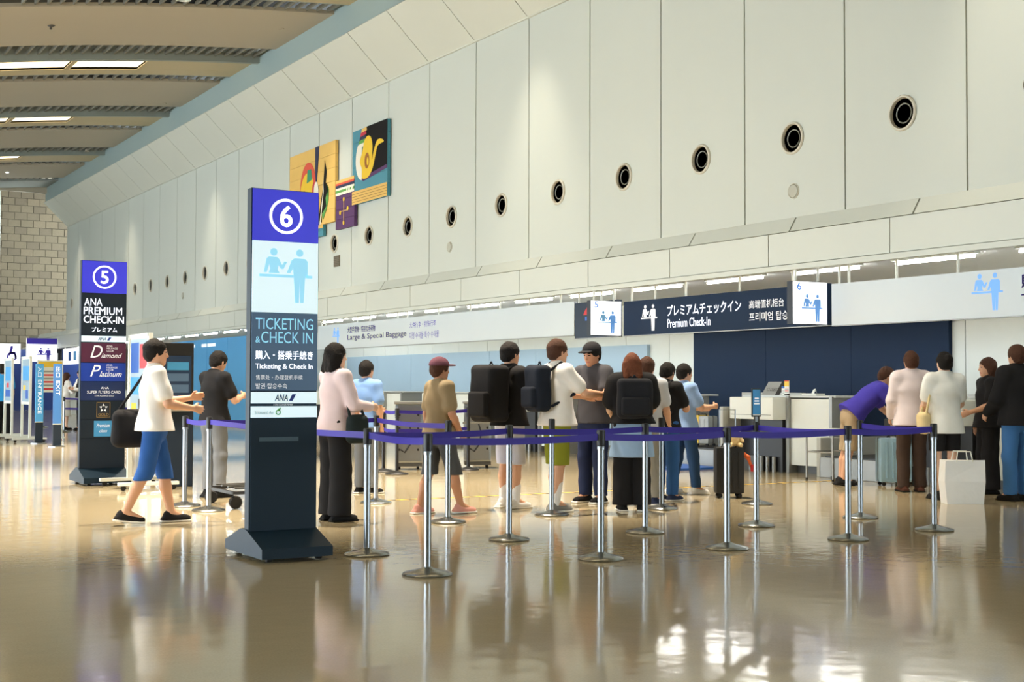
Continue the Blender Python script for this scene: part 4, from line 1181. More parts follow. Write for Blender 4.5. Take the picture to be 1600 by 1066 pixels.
def skeleton(po):
    J = {}
    lean = radians(po.get('lean', 0)); Rl = rotY(lean)
    pel = A(0, 0, 0); tw = rotZ(radians(po.get('twist', 0)))
    lowest = 0
    for sd, key in ((1, 'L'), (-1, 'R')):
        a, kf = (radians(x) for x in po.get('leg' + key, (2, 4)))
        hip = A(0, sd * .092, -.02)
        wd = po.get('stance', .012)
        kn = hip + .42 * A(sin(a), sd * wd, -cos(a))
        an = kn + .40 * A(sin(a - kf), sd * wd * .5, -cos(a - kf))
        J['hip' + key], J['knee' + key], J['ank' + key] = hip, kn, an
    base = min(J['ankL'][2], J['ankR'][2]) - .085
    J['pel'] = pel; J['waist'] = tw @ (Rl @ A(0, 0, .14)); J['chest'] = tw @ (Rl @ A(0.0, 0, .31)); J['neck'] = tw @ (Rl @ A(-.012, 0, .50))
    hp = radians(po.get('nod', 0)); hy = radians(po.get('look', 0))
    Rh = tw @ rotZ(hy) @ rotY(lean * .5 + hp); J['Rh'] = Rh; J['Rl'] = tw @ Rl
    J['head'] = J['neck'] + Rh @ A(.018, 0, .150)
    for sd, key in ((1, 'L'), (-1, 'R')):
        ab, sw, el, inn = (radians(x) for x in po.get('arm' + key, (9, 0, 14, 4)))
        sh = tw @ (Rl @ A(0, sd * .172, .455))
        up = tw @ A(sin(sw) * cos(ab), sd * sin(ab), -cos(sw) * cos(ab))
        fo = tw @ A(sin(sw + el) * cos(inn), -sd * sin(inn), -cos(sw + el) * cos(inn))
        J['sh' + key] = sh; J['elb' + key] = sh + up * .285; J['wr' + key] = sh + up * .285 + fo * .245; J['fo' + key] = fo
    for k in list(J):
        if k[:2] not in ('Rh', 'Rl', 'fo'): J[k] = J[k] - A(0, 0, base)
    return J

XS = (A(1, 0, 0), 1.42)
def build_body(J, vox, slim=1.0):
    s = SDF(vox)
    fr = J['Rl'] @ A(1, 0, 0); SQ = (fr, 1.45)
    s.cone(J['pel'] + A(0, 0, .0), J['waist'], .150 * slim, .128 * slim, .05, SQ)
    s.cone(J['waist'], J['chest'], .128 * slim, .158 * slim, .05, SQ)
    s.cone(J['chest'], J['chest'] * .35 + J['neck'] * .65, .158 * slim, .12 * slim, .05, SQ)
    s.cone(J['shL'] * .9 + J['shR'] * .1, J['shR'] * .9 + J['shL'] * .1, .055, .055, .05)
    s.cone(J['neck'] - A(0, 0, .05), J['head'] - J['Rh'] @ A(.02, 0, .03), .055, .05, .03)
    H_, Rh = J['head'], J['Rh']
    s.ell(H_ + Rh @ A(-.01, 0, .025), (.098, .076, .092), .02, Rh)
    s.ell(H_ + Rh @ A(.018, 0, -.035), (.072, .062, .085), .04, Rh)
    s.ell(H_ + Rh @ A(.062, 0, -.095), (.022, .024, .018), .03, Rh)          # chin
    s.cone(H_ + Rh @ A(.084, 0, .015), H_ + Rh @ A(.103, 0, -.028), .008, .0125, .014)   # nose
    s.ell(H_ + Rh @ A(.078, 0, .03), (.014, .05, .010), .016, Rh)            # brow
    s.ell(H_ + Rh @ A(.080, 0, -.062), (.012, .024, .010), .012, Rh)         # lips
    for sd in (1, -1):
        s.ell(H_ + Rh @ A(.088, sd * .031, .008), (.011, .015, .010), .004, Rh, sub=True)   # sockets
        s.ell(H_ + Rh @ A(.076, sd * .031, .008), (.011, .014, .011), .004, Rh)             # eyeballs
        s.ell(H_ + Rh @ A(-.005, sd * .078, -.008), (.018, .009, .031), .01, Rh)            # ears
    for key, sd in (('L', 1), ('R', -1)):
        s.cone(J['hip' + key] + A(-.01, 0, .02), J['knee' + key], .086 * slim, .054, .05)
        s.cone(J['knee' + key], J['knee' + key] * .6 + J['ank' + key] * .4 + A(-.012, 0, 0), .052, .055, .02)
        s.cone(J['knee' + key] * .6 + J['ank' + key] * .4 + A(-.012, 0, 0), J['ank' + key], .054, .036, .02)
        s.cone(J['ank' + key], J['ank' + key] + A(.13, sd * .02, -.055), .036, .026, .02)
        s.cone(J['ank' + key] + A(-.02, 0, -.03), J['ank' + key] + A(-.03, 0, -.055), .032, .028, .02)
        s.cone(J['sh' + key], J['elb' + key], .050, .040, .04)
        m = J['elb' + key] * .72 + J['wr' + key] * .28
        s.cone(J['elb' + key], m, .039, .041, .02); s.cone(m, J['wr' + key], .041, .026, .02)
        d = J['fo' + key]; w = A(-d[2], 0, d[0]); w = w - d * (w @ d); w /= np.linalg.norm(w)
        nrm = np.cross(w, d) * 1.0
        if nrm @ (J['Rl'] @ A(0, -sd, 0)) < 0: nrm = -nrm
        P0 = J['wr' + key]
        s.cone(P0, P0 + d * .075, .026, .040, .012, (nrm, 2.1))
        curl = J.get('curl', .35)
        for q, L in enumerate((.070, .078, .073, .058)):
            b0 = P0 + d * (.085 - .006 * abs(q - 1.2)) + w * (.030 - .0205 * q)
            a1, a2 = curl, curl * 2.2
            b1 = b0 + (d * cos(a1) + nrm * sin(a1)) * L * .5
            b2 = b1 + (d * cos(a2) + nrm * sin(a2)) * L * .5
            s.cone(b0, b1, .0095, .0088, .005); s.cone(b1, b2, .0088, .0075, .005)
        t0 = P0 + d * .028 + w * .026; t1 = t0 + (d * .6 + w * .55 + nrm * .5) * .042; t2 = t1 + (d * .9 + w * .1 + nrm * .45) * .030
        s.cone(t0, t1, .014, .0105, .012); s.cone(t1, t2, .0105, .0085, .005)
    return s.mesh()
def body_mats(J, V, F):
    c = V[F].mean(1); loc = (c - J['head']) @ J['Rh']
    mi = np.zeros(len(F), int)
    for sd in (1, -1):
        mi[(np.linalg.norm((loc - A(.084, sd * .031, .008)) / A(1, 1.25, .8), axis=1) < .0105)] = 1
        mi[(np.abs(loc[:, 2] - .033) < .006) & (np.abs(loc[:, 1] - sd * .034) < .019) & (loc[:, 0] > .06)] = 3
    mi[(np.abs(loc[:, 2] + .063) < .008) & (np.abs(loc[:, 1]) < .023) & (loc[:, 0] > .07)] = 2
    return mi

def person(label, x, y, face, h, skin, hair, pose, top, bottom, shoes, vox=.0098, slim=1.0, cap=None, outer=None):
    """face: compass of the gaze, degrees from +X; returns (root, skeleton, scale)"""
    root = thing('person', label, 'person', (x, y, 0), radians(face), 'travellers and staff in the hall')
    J = skeleton(pose); J['curl'] = pose.get('curl', .35)
    sc = h / 1.715
    hm = HAIRC[hair[1]]
    V, F = build_body(J, vox, slim)
    np_mesh('body', V * sc, F, [SKIN[skin], EYE, LIPS, hm], root, body_mats(J, V, F))
    fr = J['Rl'] @ A(1, 0, 0); SQ = (fr, 1.38)
    cv = vox * 1.12
    # --- trousers, shorts or skirt
    kind, col, hem = bottom[:3]
    s = SDF(cv); s.noise = (.0035, 34, h * 9)
    pz = J['pel']
    s.cone(pz + A(0, 0, -.02), J['waist'] * .6 + pz * .4, .168 * slim, .142 * slim, .05, SQ)
    if kind == 'skirt':
        s.cone(pz, A(0, 0, hem - .02), .165, .225, .04, (A(1, 0, 0), 1.15))
    else:
        f = {'slim': (.096, .077, .063), 'trousers': (.100, .080, .074), 'wide': (.108, .105, .112), 'shorts': (.100, .088, .090)}[kind]
        for key in 'LR':
            hp, kn, an = J['hip' + key], J['knee' + key], J['ank' + key]
            s.cone(hp + A(-.01, 0, .02), kn, f[0] * slim, f[1], .022)
            s.cone(kn, an, f[1], f[2], .02)
    s.cuts.append(lambda X, Y, Z, q=hem: q - Z)
    V, F = s.mesh(); np_mesh({'skirt': 'skirt', 'shorts': 'shorts'}.get(kind, 'trousers'), V * sc, F, [cloth(*col)], root)
    # --- top
    def shirt(name, col, sleeve, hemz, off, open_=False):
        s = SDF(cv); s.noise = (.004, 26, h * 5 + off * 40)
        s.cone(pz + J['Rl'] @ A(0, 0, hemz), J['waist'], (.218 if kind in ('wide', 'shorts') else .206) * slim + off, .152 * slim + off, .06, (fr, 1.20))
        s.cone(J['waist'], J['chest'], .146 * slim + off, .172 * slim + off, .05, SQ)
        s.cone(J['chest'], J['chest'] * .35 + J['neck'] * .65, .172 * slim + off, .125 * slim + off, .05, SQ)
        s.cone(J['shL'] * .92 + J['shR'] * .08, J['shR'] * .92 + J['shL'] * .08, .064 + off, .064 + off, .05)
        s.cone(J['neck'] - J['Rl'] @ A(0, 0, .04), J['neck'] + J['Rl'] @ A(.0, 0, .012), .07, .062, .03)
        for key in 'LR':
            a, b_ = J['sh' + key], J['elb' + key]
            if sleeve == 'long':
                s.cone(a, b_, .062 + off, .052 + off, .04); s.cone(b_, b_ * .06 + J['wr' + key] * .94, .052 + off, .040 + off * .5, .03)
            elif sleeve == 'short':
                s.cone(a, a * .32 + b_ * .68, .064 + off, .062 + off, .04)
        zc_ = (pz + J['Rl'] @ A(0, 0, hemz)); upv = J['Rl'] @ A(0, 0, 1)
        s.cuts.append(lambda X, Y, Z: ((zc_[0] - X) * upv[0] + (zc_[1] - Y) * upv[1] + (zc_[2] - Z) * upv[2]) if sleeve == 'none' else np.where(X * X * 1.3 + Y * Y < .30 ** 2 if abs(pose.get('lean', 0)) < 20 else (X * 0 + Y * 0 + Z * 0 + 1) > 0,
                      np.where(np.abs(Y + 0 * X + 0 * Z) < (.25 if sleeve == 'short' else .238) + off * .5, (zc_[0] - X) * upv[0] + (zc_[1] - Y) * upv[1] + (zc_[2] - Z) * upv[2], -1.0), -1.0))
        V, F = s.mesh(); np_mesh(name, V * sc, F, [cloth(*col)], root)
    shirt('shirt', top[0], top[1], top[2], top[3] if len(top) > 3 else .0)
    if outer: shirt('jacket', outer[0], outer[1], outer[2], outer[3])
    # --- shoes and socks
    scol, sole, sock = shoes
    for key, sd in (('L', 1), ('R', -1)):
        an = J['ank' + key]
        pt = max(0.0, an[2] - .09)
        R = rotY(min(.7, pt * 4)) @ rotZ(sd * .10)
        s = SDF(.0085)
        s.ell(an + R @ A(.055, 0, -.048), (.128, .045, .036), .03, R)
        s.ell(an + R @ A(-.02, 0, -.025), (.055, .042, .052), .03, R)
        s.box(an + R @ A(.04, 0, -.062), (.135, .043, .02), .02, .02, R)
        s.ell(an + R @ A(-.012, 0, .045), (.036, .03, .03), .005, R, sub=True)
        V, F = s.mesh(); so = np_mesh('shoe', V * sc, F, [cloth(*scol)], root)
        s = SDF(.0085); s.box(an + R @ A(.042, 0, -.074), (.143, .049, .010), .009, .01, R)
        V, F = s.mesh(); np_mesh('sole', V * sc, F, [cloth(*sole)], so)
        if sock:
            s = SDF(.009); s.cone(an + A(0, 0, -.02), an + (J['knee' + key] - an) * sock[1], .043, .052, .01)
            V, F = s.mesh(); np_mesh('sock', V * sc, F, [cloth(*sock[0])], root)
    # --- hair
    H_, Rh = J['head'], J['Rh']
    s = SDF(.0085); s.noise = (.003, 70, h * 3)
    s.ell(H_ + Rh @ A(-.014, 0, .034), (.110, .090, .102), .02, Rh)
    s.ell(H_ + Rh @ A(-.045, 0, -.02), (.068, .080, .07), .03, Rh)
    st = hair[0]
    if st in ('long', 'bob'):
        dn = -.30 if st == 'long' else -.12
        for yy in (-.055, 0, .055):
            s.cone(H_ + Rh @ A(-.05, yy, 0), H_ + Rh @ A(-.085, yy * 1.25, dn), .05, .04, .03)
        for sd in (1, -1): s.cone(H_ + Rh @ A(-.005, sd * .078, .0), H_ + Rh @ A(-.03, sd * .085, max(dn, -.2)), .028, .024, .03)
    if st == 'bun': s.ell(H_ + Rh @ A(-.11, 0, .06), (.045, .045, .045), .02, Rh)
    if st == 'pony': s.cone(H_ + Rh @ A(-.11, 0, .03), H_ + Rh @ A(-.15, 0, -.16), .035, .018, .02)
    # open the face: carve a rounded window out of the front
    s.ell(H_ + Rh @ A(.115, 0, -.035), (.085, .085, .098), .01, Rh, sub=True)
    s.ell(H_ + Rh @ A(.03, .0, -.075), (.08, .13, .06), .01, Rh, sub=True) if st not in ('long', 'bob') else None
    V, F = s.mesh(); np_mesh('hair', V * sc, F, [hm], root)
    if cap:
        s = SDF(.0085); s.ell(H_ + Rh @ A(-.012, 0, .045), (.118, .098, .100), .01, Rh)
        q = Rh @ A(0, 0, 1); c0 = H_ + Rh @ A(0, 0, .045)
        s.cuts.append(lambda X, Y, Z: (c0[0] - X) * q[0] + (c0[1] - Y) * q[1] + (c0[2] - Z) * q[2])
        V, F = s.mesh(); co = np_mesh('cap', V * sc, F, [cloth(*cap)], root)
        s = SDF(.0075); s.ell(H_ + Rh @ A(.105, 0, .05), (.085, .078, .012), .01, Rh)
        V, F = s.mesh(); np_mesh('cap_brim', V * sc, F, [cloth(*cap)], co)
    return root, J, sc

def bag_root(name, label, cat, root, J, c, sc, group=None):
    """a worn bag is a thing of its own, at its place on the wearer"""
    a = root.rotation_euler.z
    p = rotZ(a) @ (c * sc)
    return thing(name, label, cat, (root.location.x + p[0], root.location.y + p[1], p[2]), a, group), c
def backpack(P, label, col, size=(.085, .155, .23), accent=None, low=.0):
    root, J, sc = P
    Rl = J['Rl']
    c = J['chest'] + Rl @ A(-.135 - size[0], 0, -.02 - low)
    r, c = bag_root('backpack', label, 'backpack', root, J, c, sc, 'backpacks worn in the queue')
    s = SDF(.011); s.noise = (.004, 22, size[2] * 50)
    s.box(A(0, 0, 0), size, .06, .02, Rl)
    V, F = s.mesh(); np_mesh('bag_body', V * sc, F, [cloth(*col)], r)
    s = SDF(.011); s.box(Rl @ A(-size[0] - .005, 0, -size[2] * .38), (.04, size[1] * .8, size[2] * .45), .03, .02, Rl)
    V, F = s.mesh(); np_mesh('front_pocket', V * sc, F, [cloth(*(accent or col))], r)
    s = SDF(.008); s.cone(Rl @ A(.02, -.03, size[2] - .005), Rl @ A(.02, .0, size[2] + .03), .009, .009, .01); s.cone(Rl @ A(.02, .03, size[2] - .005), Rl @ A(.02, .0, size[2] + .03), .009, .009, .01)
    V, F = s.mesh(); np_mesh('grab_handle', V * sc, F, [cloth(*col)], r)
    for sd in (1, -1):
        pts = [A(size[0], sd * .07, size[2] * .75), None, None, None, A(size[0], sd * .13, -size[2] * .75)]
        sh = Rl.T @ (J['shL' if sd > 0 else 'shR'] - c)
        pts[1] = sh + A(-.02, -sd * .065, .085); pts[2] = sh + A(.105, -sd * .05, -.03); pts[3] = sh + A(.09, -sd * .005, -.22)
        s = SDF(.0095)
        for a, b_ in zip(pts[:-1], pts[1:]): s.cone(Rl @ a, Rl @ b_, .015, .015, .02)
        V, F = s.mesh(); np_mesh('shoulder_strap', V * sc, F, [cloth(*col)], r)
    return r
def shoulder_bag(P, label, col, side, size, drop, fwd=-.05, out=.27):
    root, J, sc = P
    sd = 1 if side == 'L' else -1
    c = A(fwd, sd * out, J['shL'][2] - drop)
    r, c = bag_root('shoulder_bag', label, 'bag', root, J, c, sc)
    s = SDF(.011); s.noise = (.005, 20, drop * 9); s.box(A(0, 0, 0), size, min(size) * .95, .02)
    V, F = s.mesh(); np_mesh('bag_body', V * sc, F, [cloth(*col)], r)
    s = SDF(.009)
    sh = J['sh' + side] - c + A(0, -sd * .03, .075)
    for xx in (-size[0] * .7, size[0] * .7): s.cone(A(xx, 0, size[2] - .02), sh + A(xx * .25, 0, 0), .014, .014, .02)
    V, F = s.mesh(); np_mesh('strap', V * sc, F, [cloth(*col)], r)
    return r

STAND = {}
WALK = dict(legL=(20, 6), legR=(-14, 18), armL=(9, -18, 14, 4), armR=(9, 20, 22, 4))
WALK2 = dict(legL=(-12, 16), legR=(18, 5), armL=(9, 18, 22, 4), armR=(9, -16, 12, 4))
PHONE = dict(armL=(12, 20, 78, 28), armR=(12, 22, 80, 30), nod=18, curl=.7)
WHITEC = ('cloth_white', (236, 234, 232)); BLACKC = ('cloth_black', (30, 30, 33)); DENIM = ('denim_blue', (44, 88, 156)); SOLEW = ('sole_white', (230, 230, 226))
GREYC = ('cloth_grey', (120, 124, 130)); NAVYC = ('cloth_navy', (34, 44, 76)); KHAKI = ('cloth_khaki', (146, 130, 102)); BROWNC = ('cloth_brown', (72, 58, 52))
SHW = ('shoe_white', (224, 224, 222)); SHG = ('shoe_grey', (128, 128, 124)); SHB = ('shoe_black', (30, 30, 32)); SOLEB = ('sole_black', (24, 24, 24))

# --- people, left to right
P = person('person walking right in white tee, blue denim shorts and dark sneakers', 3.40, 12.21, -8, 1.70, 1, ('short', 'black'),
           dict(legL=(14, 4), legR=(-12, 14), armL=(10, 25, 75, 25), armR=(10, 18, 62, 20)), (WHITEC, 'short', -.06, .012), ('slim', DENIM, .40), (SHB, SOLEW, None))
shoulder_bag(P, 'large black shoulder bag carried by the walker in white tee', BLACKC, 'L', (.20, .09, .18), .50, fwd=-.16, out=.22)
person('person in black top and grey trousers just left of the number 6 sign', 4.78, 14.75, 20, 1.66, 1, ('short', 'black'), PHONE, (BLACKC, 'short', -.06, .01), ('trousers', GREYC, .09), (SHB, SOLEB, None))
P = person('person in pale pink top and wide black trousers right of the number 6 sign', 4.93, 11.66, 5, 1.66, 0, ('bob', 'black'),
           dict(armL=(12, 12, 55, 15), armR=(12, 15, 70, 20)), (('cloth_pale_pink', (228, 208, 212)), 'long', -.10, .012), ('wide', BLACKC, .06), (SHB, SOLEB, None))
shoulder_bag(P, 'dark shoulder bag on the person in the pale pink top', ('cloth_dark_green', (36, 46, 48)), 'R', (.11, .06, .14), .50, fwd=.10, out=.25)
person('person in sky blue shirt and grey trousers, seen behind the pink top', 6.50, 14.45, 25, 1.56, 1, ('short', 'black'),
       dict(armL=(10, 20, 60, 20)), (('cloth_sky_blue', (124, 160, 214)), 'short', -.08, .01), ('trousers', GREYC, .08), (SHB, SOLEW, None))
person('person walking in khaki tee, dark shorts, plum cap and pink sneakers', 6.10, 11.82, 2, 1.56, 2, ('short', 'brown'),
       dict(legL=(-8, 10), legR=(17, 4), armL=(9, -8, 14, 4), armR=(10, 6, 25, 6)), (KHAKI, 'short', -.08, .015), ('shorts', ('cloth_dark_grey', (74, 78, 84)), .42), (('shoe_pink', (206, 150, 140)), SOLEW, None), cap=('cap_plum', (110, 70, 84)))
P = person('person in black tee and pale lavender shorts with white shoes', 7.02, 12.02, 8, 1.72, 1, ('short', 'black'),
           dict(armL=(10, 15, 60, 20), armR=(10, 20, 70, 20)), (BLACKC, 'short', -.08, .012), ('shorts', ('cloth_lavender', (196, 200, 222)), .45), (SHW, SOLEW, (('sock_white', (232, 232, 234)), .35)))
backpack(P, 'very large black backpack on the person in lavender shorts', BLACKC, (.13, .19, .29), low=.04)
P = person('person in white tee, olive shorts, white socks and grey sneakers', 7.27, 11.5, -2, 1.74, 1, ('short', 'brown'),
           dict(legL=(4, 2), legR=(-4, 4), armL=(12, 38, 45, 12), armR=(12, 40, 48, 14), stance=.03), (WHITEC, 'short', -.08, .014), ('shorts', ('cloth_olive', (132, 138, 44)), .46), (SHG, SOLEW, (('sock_white', (232, 232, 234)), .5)))
backpack(P, 'dark navy backpack on the person in the white tee and olive shorts', ('cloth_ink', (30, 36, 48)), (.09, .15, .23))
person('person in black cap, charcoal tee and navy trousers', 8.14, 12.15, 200, 1.74, 2, ('short', 'black'), dict(armL=(10, 25, 70, 20), armR=(10, 30, 75, 25), nod=10), (('cloth_charcoal', (70, 70, 76)), 'short', -.08, .012), ('trousers', NAVYC, .08), (SHB, SOLEW, None), cap=('cap_black', (34, 34, 38)))
P = person('auburn-haired person from behind in light blue tunic over black trousers', 7.93, 11.14, 62, 1.60, 0, ('bob', 'auburn'),
           dict(armL=(12, 10, 60, 10), armR=(12, 10, 60, 10)), (('cloth_powder_blue', (150, 180, 216)), 'short', -.34, .03), ('wide', BLACKC, .07), (SHB, SOLEW, None), outer=(BLACKC, 'short', .02, .045))
backpack(P, 'square black backpack on the auburn-haired person', ('cloth_soot', (34, 36, 42)), (.09, .19, .215))
P = person('person in light grey tee and stone trousers with navy sneakers', 8.50, 11.66, 35, 1.58, 1, ('short', 'brown'),
           dict(armL=(12, 10, 70, 10), armR=(10, 5, 40, 5)), (('cloth_light_grey', (196, 200, 208)), 'short', -.08, .012), ('trousers', ('cloth_stone', (150, 148, 140)), .09), (('shoe_navy', (40, 50, 78)), SOLEW, None))
P = person('dark-haired person in black top and blue jeans, white-striped sneakers', 8.98, 11.98, 20, 1.54, 1, ('short', 'black'), PHONE, (BLACKC, 'short', -.08, .012), ('trousers', ('denim_mid', (50, 92, 150)), .08), (('shoe_navy', (40, 50, 78)), SOLEW, None))
backpack(P, 'charcoal backpack with red pocket on the person in jeans', ('cloth_soot', (34, 36, 42)), (.09, .15, .21), accent=('cloth_red', (150, 40, 54)))
person('person in light blue shirt and jeans beside the navy wall, white sneakers', 9.72, 12.6, -5, 1.54, 1, ('short', 'black'), dict(legL=(-6, 8), legR=(10, 4), armL=(10, 20, 70, 20), armR=(10, 25, 70, 20)), (('cloth_pale_blue', (140, 170, 216)), 'short', -.08, .012), ('slim', ('denim_dark', (44, 74, 116)), .09), (SHW, SOLEW, None))
person('person bending forward in purple-blue polo and khaki shorts', 12.50, 12.72, -25, 1.72, 1, ('short', 'brown'),
       dict(lean=48, nod=8, legL=(-6, 4), legR=(-8, 6), armL=(8, 30, 20, 10), armR=(8, 36, 16, 10)), (('cloth_violet', (70, 62, 170)), 'short', -.04, .014), ('shorts', ('cloth_sand', (170, 152, 126)), .44), (SHB, SOLEB, None))
person('person in pale pink long-sleeved shirt and dark brown trousers', 12.35, 11.58, 60, 1.70, 1, ('short', 'brown'), dict(armL=(9, 8, 30, 4), armR=(9, 8, 30, 4)), (('cloth_shell', (228, 218, 224)), 'long', -.12, .022), ('trousers', BROWNC, .05), (('shoe_brown', (74, 44, 34)), SOLEB, None))
P = person('dark-haired person in white top, black shorts and strappy black sandals', 11.85, 10.62, 68, 1.66, 0, ('bun', 'black'), dict(armL=(10, 10, 40, 8), armR=(10, 10, 50, 8)), (('cloth_ivory', (234, 238, 238)), 'short', -.16, .018), ('shorts', BLACKC, .56), (SHB, SOLEB, None))
shoulder_bag(P, 'cream shoulder bag on the person in the white top', ('cloth_cream', (224, 206, 160)), 'L', (.10, .06, .13), .50, fwd=.0, out=.26)
person('brown-haired person in black top partly hidden behind the black jacket', 12.95, 10.95, 150, 1.62, 1, ('long', 'brown'), dict(armL=(9, 10, 60, 15)), (BLACKC, 'short', -.10, .012), ('wide', BLACKC, .06), (SHB, SOLEB, None))
person('person in black jacket and blue jeans at the right edge', 12.42, 10.1, 80, 1.74, 1, ('short', 'brown'), dict(armL=(9, 12, 40, 6), armR=(9, 12, 40, 6)), (BLACKC, 'long', -.10, .03), ('trousers', ('denim_pale', (70, 120, 180)), .07), (SHB, SOLEB, None))
person('person in lavender cap and grey top at the extreme right edge', 13.05, 10.1, 120, 1.76, 1, ('short', 'black'), STAND, (GREYC, 'short', -.08, .012), ('trousers', NAVYC, .07), (SHB, SOLEW, None), cap=('cap_lavender', (150, 130, 220)), vox=.012)
# far left
person('far person in bright blue uniform shirt and black trousers at left edge', 5.86, 34.2, 60, 1.74, 1, ('short', 'black'), STAND, (('cloth_azure', (50, 150, 214)), 'short', -.08, .02), ('trousers', BLACKC, .06), (SHB, SOLEB, None), vox=.013)
person('far staff member with long brown hair in white blouse and white skirt', 8.30, 38.9, 20, 1.62, 0, ('long', 'brown'), PHONE, (WHITEC, 'long', -.06, .01), ('skirt', ('cloth_offwhite', (222, 220, 214)), .40), (SHB, SOLEB, None), vox=.014)
person('far staff member in white shirt with black vest beside the white blouse', 8.66, 38.4, 200, 1.70, 1, ('short', 'black'), PHONE, (WHITEC, 'long', -.06, .01), ('trousers', BLACKC, .06), (SHB, SOLEB, None), vox=.014, outer=(BLACKC, 'none', -.02, .014))

# ------------------------------------------------------------------ luggage
def suitcase(label, x, y, rz, w, d, h, m, handle=0.0, ribs=4, group='suitcases in the hall', z=0.0):
    r = thing('suitcase', label, 'suitcase', (x, y, z), rz, group)
    MB().box(-w / 2, w / 2, -d / 2, d / 2, .05, .05 + h, ch=.035).build('shell', m, r, smooth=True)
    for k in range(ribs):
        xx = -w / 2 + w * (k + 1) / (ribs + 1)
        for sy in (-1, 1): MB().box(xx - .012, xx + .012, sy * d / 2 - .006, sy * d / 2 + .006, .10, h, ch=.004).build('rib', m, r)
    MB().box(-w / 2 - .002, w / 2 + .002, -.008, .008, .06, .04 + h + .012).build('zip_seam', DGREY, r)
    for sx in (-1, 1):
        for sy in (-1, 1):
            MB().lathe([(0, -.012), (.024, -.012), (.028, 0), (.024, .012), (0, .012)], 14, Matrix.Translation((sx * (w / 2 - .05), sy * (d / 2 - .04), .028)) @ Matrix.Rotation(pi / 2, 4, 'X')).build('wheel', RUBBER, r, smooth=True)
    MB().tube([(-.08, 0, .05 + h), (-.07, 0, .08 + h), (.07, 0, .08 + h), (.08, 0, .05 + h)], .011, 8).build('carry_handle', BLACKP, r, smooth=True)
    if handle:
        MB().tube([(-.09, d / 2 - .03, .05 + h), (-.09, d / 2 - .03, .05 + h + handle), (.09, d / 2 - .03, .05 + h + handle), (.09, d / 2 - .03, .05 + h)], .009, 8).build('pull_handle', STEEL, r, smooth=True)
    return r
suitcase('black upright cabin suitcase with orange tag behind the front stanchion', 9.87, 11.98, radians(-30), .32, .24, .52, mat('case_black', (30, 30, 32), .5), handle=.42)
s = SDF(.009)
s.ell((0, 0, .085), (.075, .07, .08), .03); s.ell((.01, -.02, .18), (.055, .05, .05), .02); s.ell((.045, -.05, .165), (.025, .025, .02), .01)
for sx in (-1, 1):
    s.ell((sx * .05, -.01, .205), (.02, .02, .026), .01); s.cone((sx * .05, -.03, .12), (sx * .085, -.06, .07), .024, .02, .01); s.cone((sx * .04, -.03, .03), (sx * .06, -.10, .025), .028, .024, .01)
V, F = s.mesh()
r = thing('plush_toy', 'cream fluffy plush toy sitting on the black suitcase', 'plush toy', (9.90, 11.92, .572), radians(-30))
np_mesh('toy_body', V, F, [mat('plush_cream', (232, 208, 160), .95, vary=.15, scale=30, bump=.6, bscale=120)], r)
for sx in (-.02, .02): MB().lathe([(0, 0), (.005, .002), (.006, .006), (0, .01)], 10, Matrix.Translation((sx + .01, -.066, .19)) @ Matrix.Rotation(pi / 2, 4, 'X')).build('eye', BLACKP, r)
s = SDF(.008); s.cone((0, 0, 0), (.06, -.02, -.04), .03, .022, .02); s.cone((.06, -.02, -.04), (.10, -.03, -.16), .022, .014, .02)
V, F = s.mesh()
r = thing('luggage_scarf', 'orange and red scarf knotted on the side of the black suitcase', 'scarf', (9.96, 11.85, .50), radians(-30))
np_mesh('scarf', V, F, [mat('scarf_orange', (226, 110, 60), .8, vary=.3, scale=20)], r)
MB().box(.085, .115, -.05, -.035, -.20, -.12, ch=.003).build('red_tag', RED, r)
suitcase('light blue hard-shell suitcase beside the person bending in purple', 12.92, 12.42, radians(-30), .40, .27, .56, mat('case_ice_blue', (150, 186, 208), .35), handle=.0)
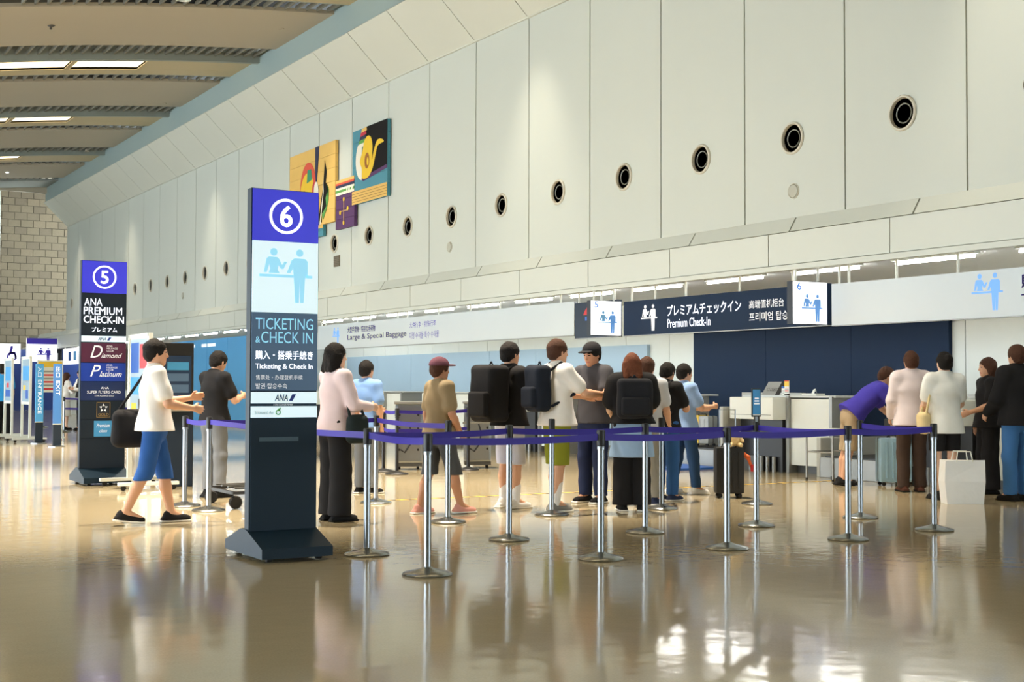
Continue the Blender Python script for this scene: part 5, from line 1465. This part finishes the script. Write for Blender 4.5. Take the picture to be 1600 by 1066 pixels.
cs = suitcase('silver suitcase lying on the baggage conveyor with yellow strap', 13.55, 17.1, radians(-75), .42, .26, .44, mat('case_silver', (168, 174, 178), .35), z=.30)
MB().box(-.03, .03, -.138, .138, .06, .50, ch=.003).build('yellow_strap', YELLOW, cs)
# white carrier bag
r = thing('carrier_bag', 'large white carrier bag standing on the floor at the right', 'bag', (11.62, 10.18, 0), radians(-28))
k = MB()
v = [(-.20, -.10, 0), (.20, -.10, 0), (.20, .10, 0), (-.20, .10, 0), (-.225, -.10, .24), (.215, -.115, .24), (.22, .10, .24), (-.22, .115, .24),
     (-.21, -.085, .46), (.225, -.075, .47), (.215, .085, .46), (-.215, .08, .47)]
f = [(3, 2, 1, 0)] + [(a + i, a + (i + 1) % 4, a + 4 + (i + 1) % 4, a + 4 + i) for a in (0, 4) for i in range(4)] + [(8, 9, 10, 11)]
k.add(v, f).build('bag_body', mat('carrier_white', (236, 240, 244), .5, vary=.03, bump=.6, bscale=9), r)
for yy in (-.08, .08): MB().tube([(-.09, yy, .45), (-.07, yy * .8, .56), (.07, yy * .8, .56), (.09, yy, .45)], .007, 8).build('bag_handle', WHITE, r, smooth=True)

# wall-wash downlights at the ceiling edge, aimed at the ledge
for q, yy in enumerate((10.0, 20.6, 29.4, 39.0, 48.5, 56.5)):
    r = thing('wall_washer', 'small ceiling spotlight washing the tall wall, %s from the right' % ORD[q], 'spotlight', (11.0, yy, zc(11.0)), 0, 'wall-wash spotlights')
    MB().lathe([(.07, .06), (.07, -.006), (.09, -.006), (.09, .004), (.07, .06)], 18).build('trim_ring', CEILP, r, smooth=True)
    MB().lathe([(0, .06), (.07, .06), (.07, .075), (0, .075)], 18).build('housing', CEILP, r, smooth=True)
    ld = bpy.data.lights.new('washer_lamp', 'SPOT')
    ld.energy = 620; ld.color = (1.0, .86, .66); ld.spot_size = radians(44); ld.spot_blend = 1.0; ld.shadow_soft_size = .06
    lo = bpy.data.objects.new('washer_lamp', ld); COL.objects.link(lo); lo.parent = r; lo.location = (0, 0, -.07)
    lo.rotation_euler = (0, -math.atan2(1.5, 6.0), 0)
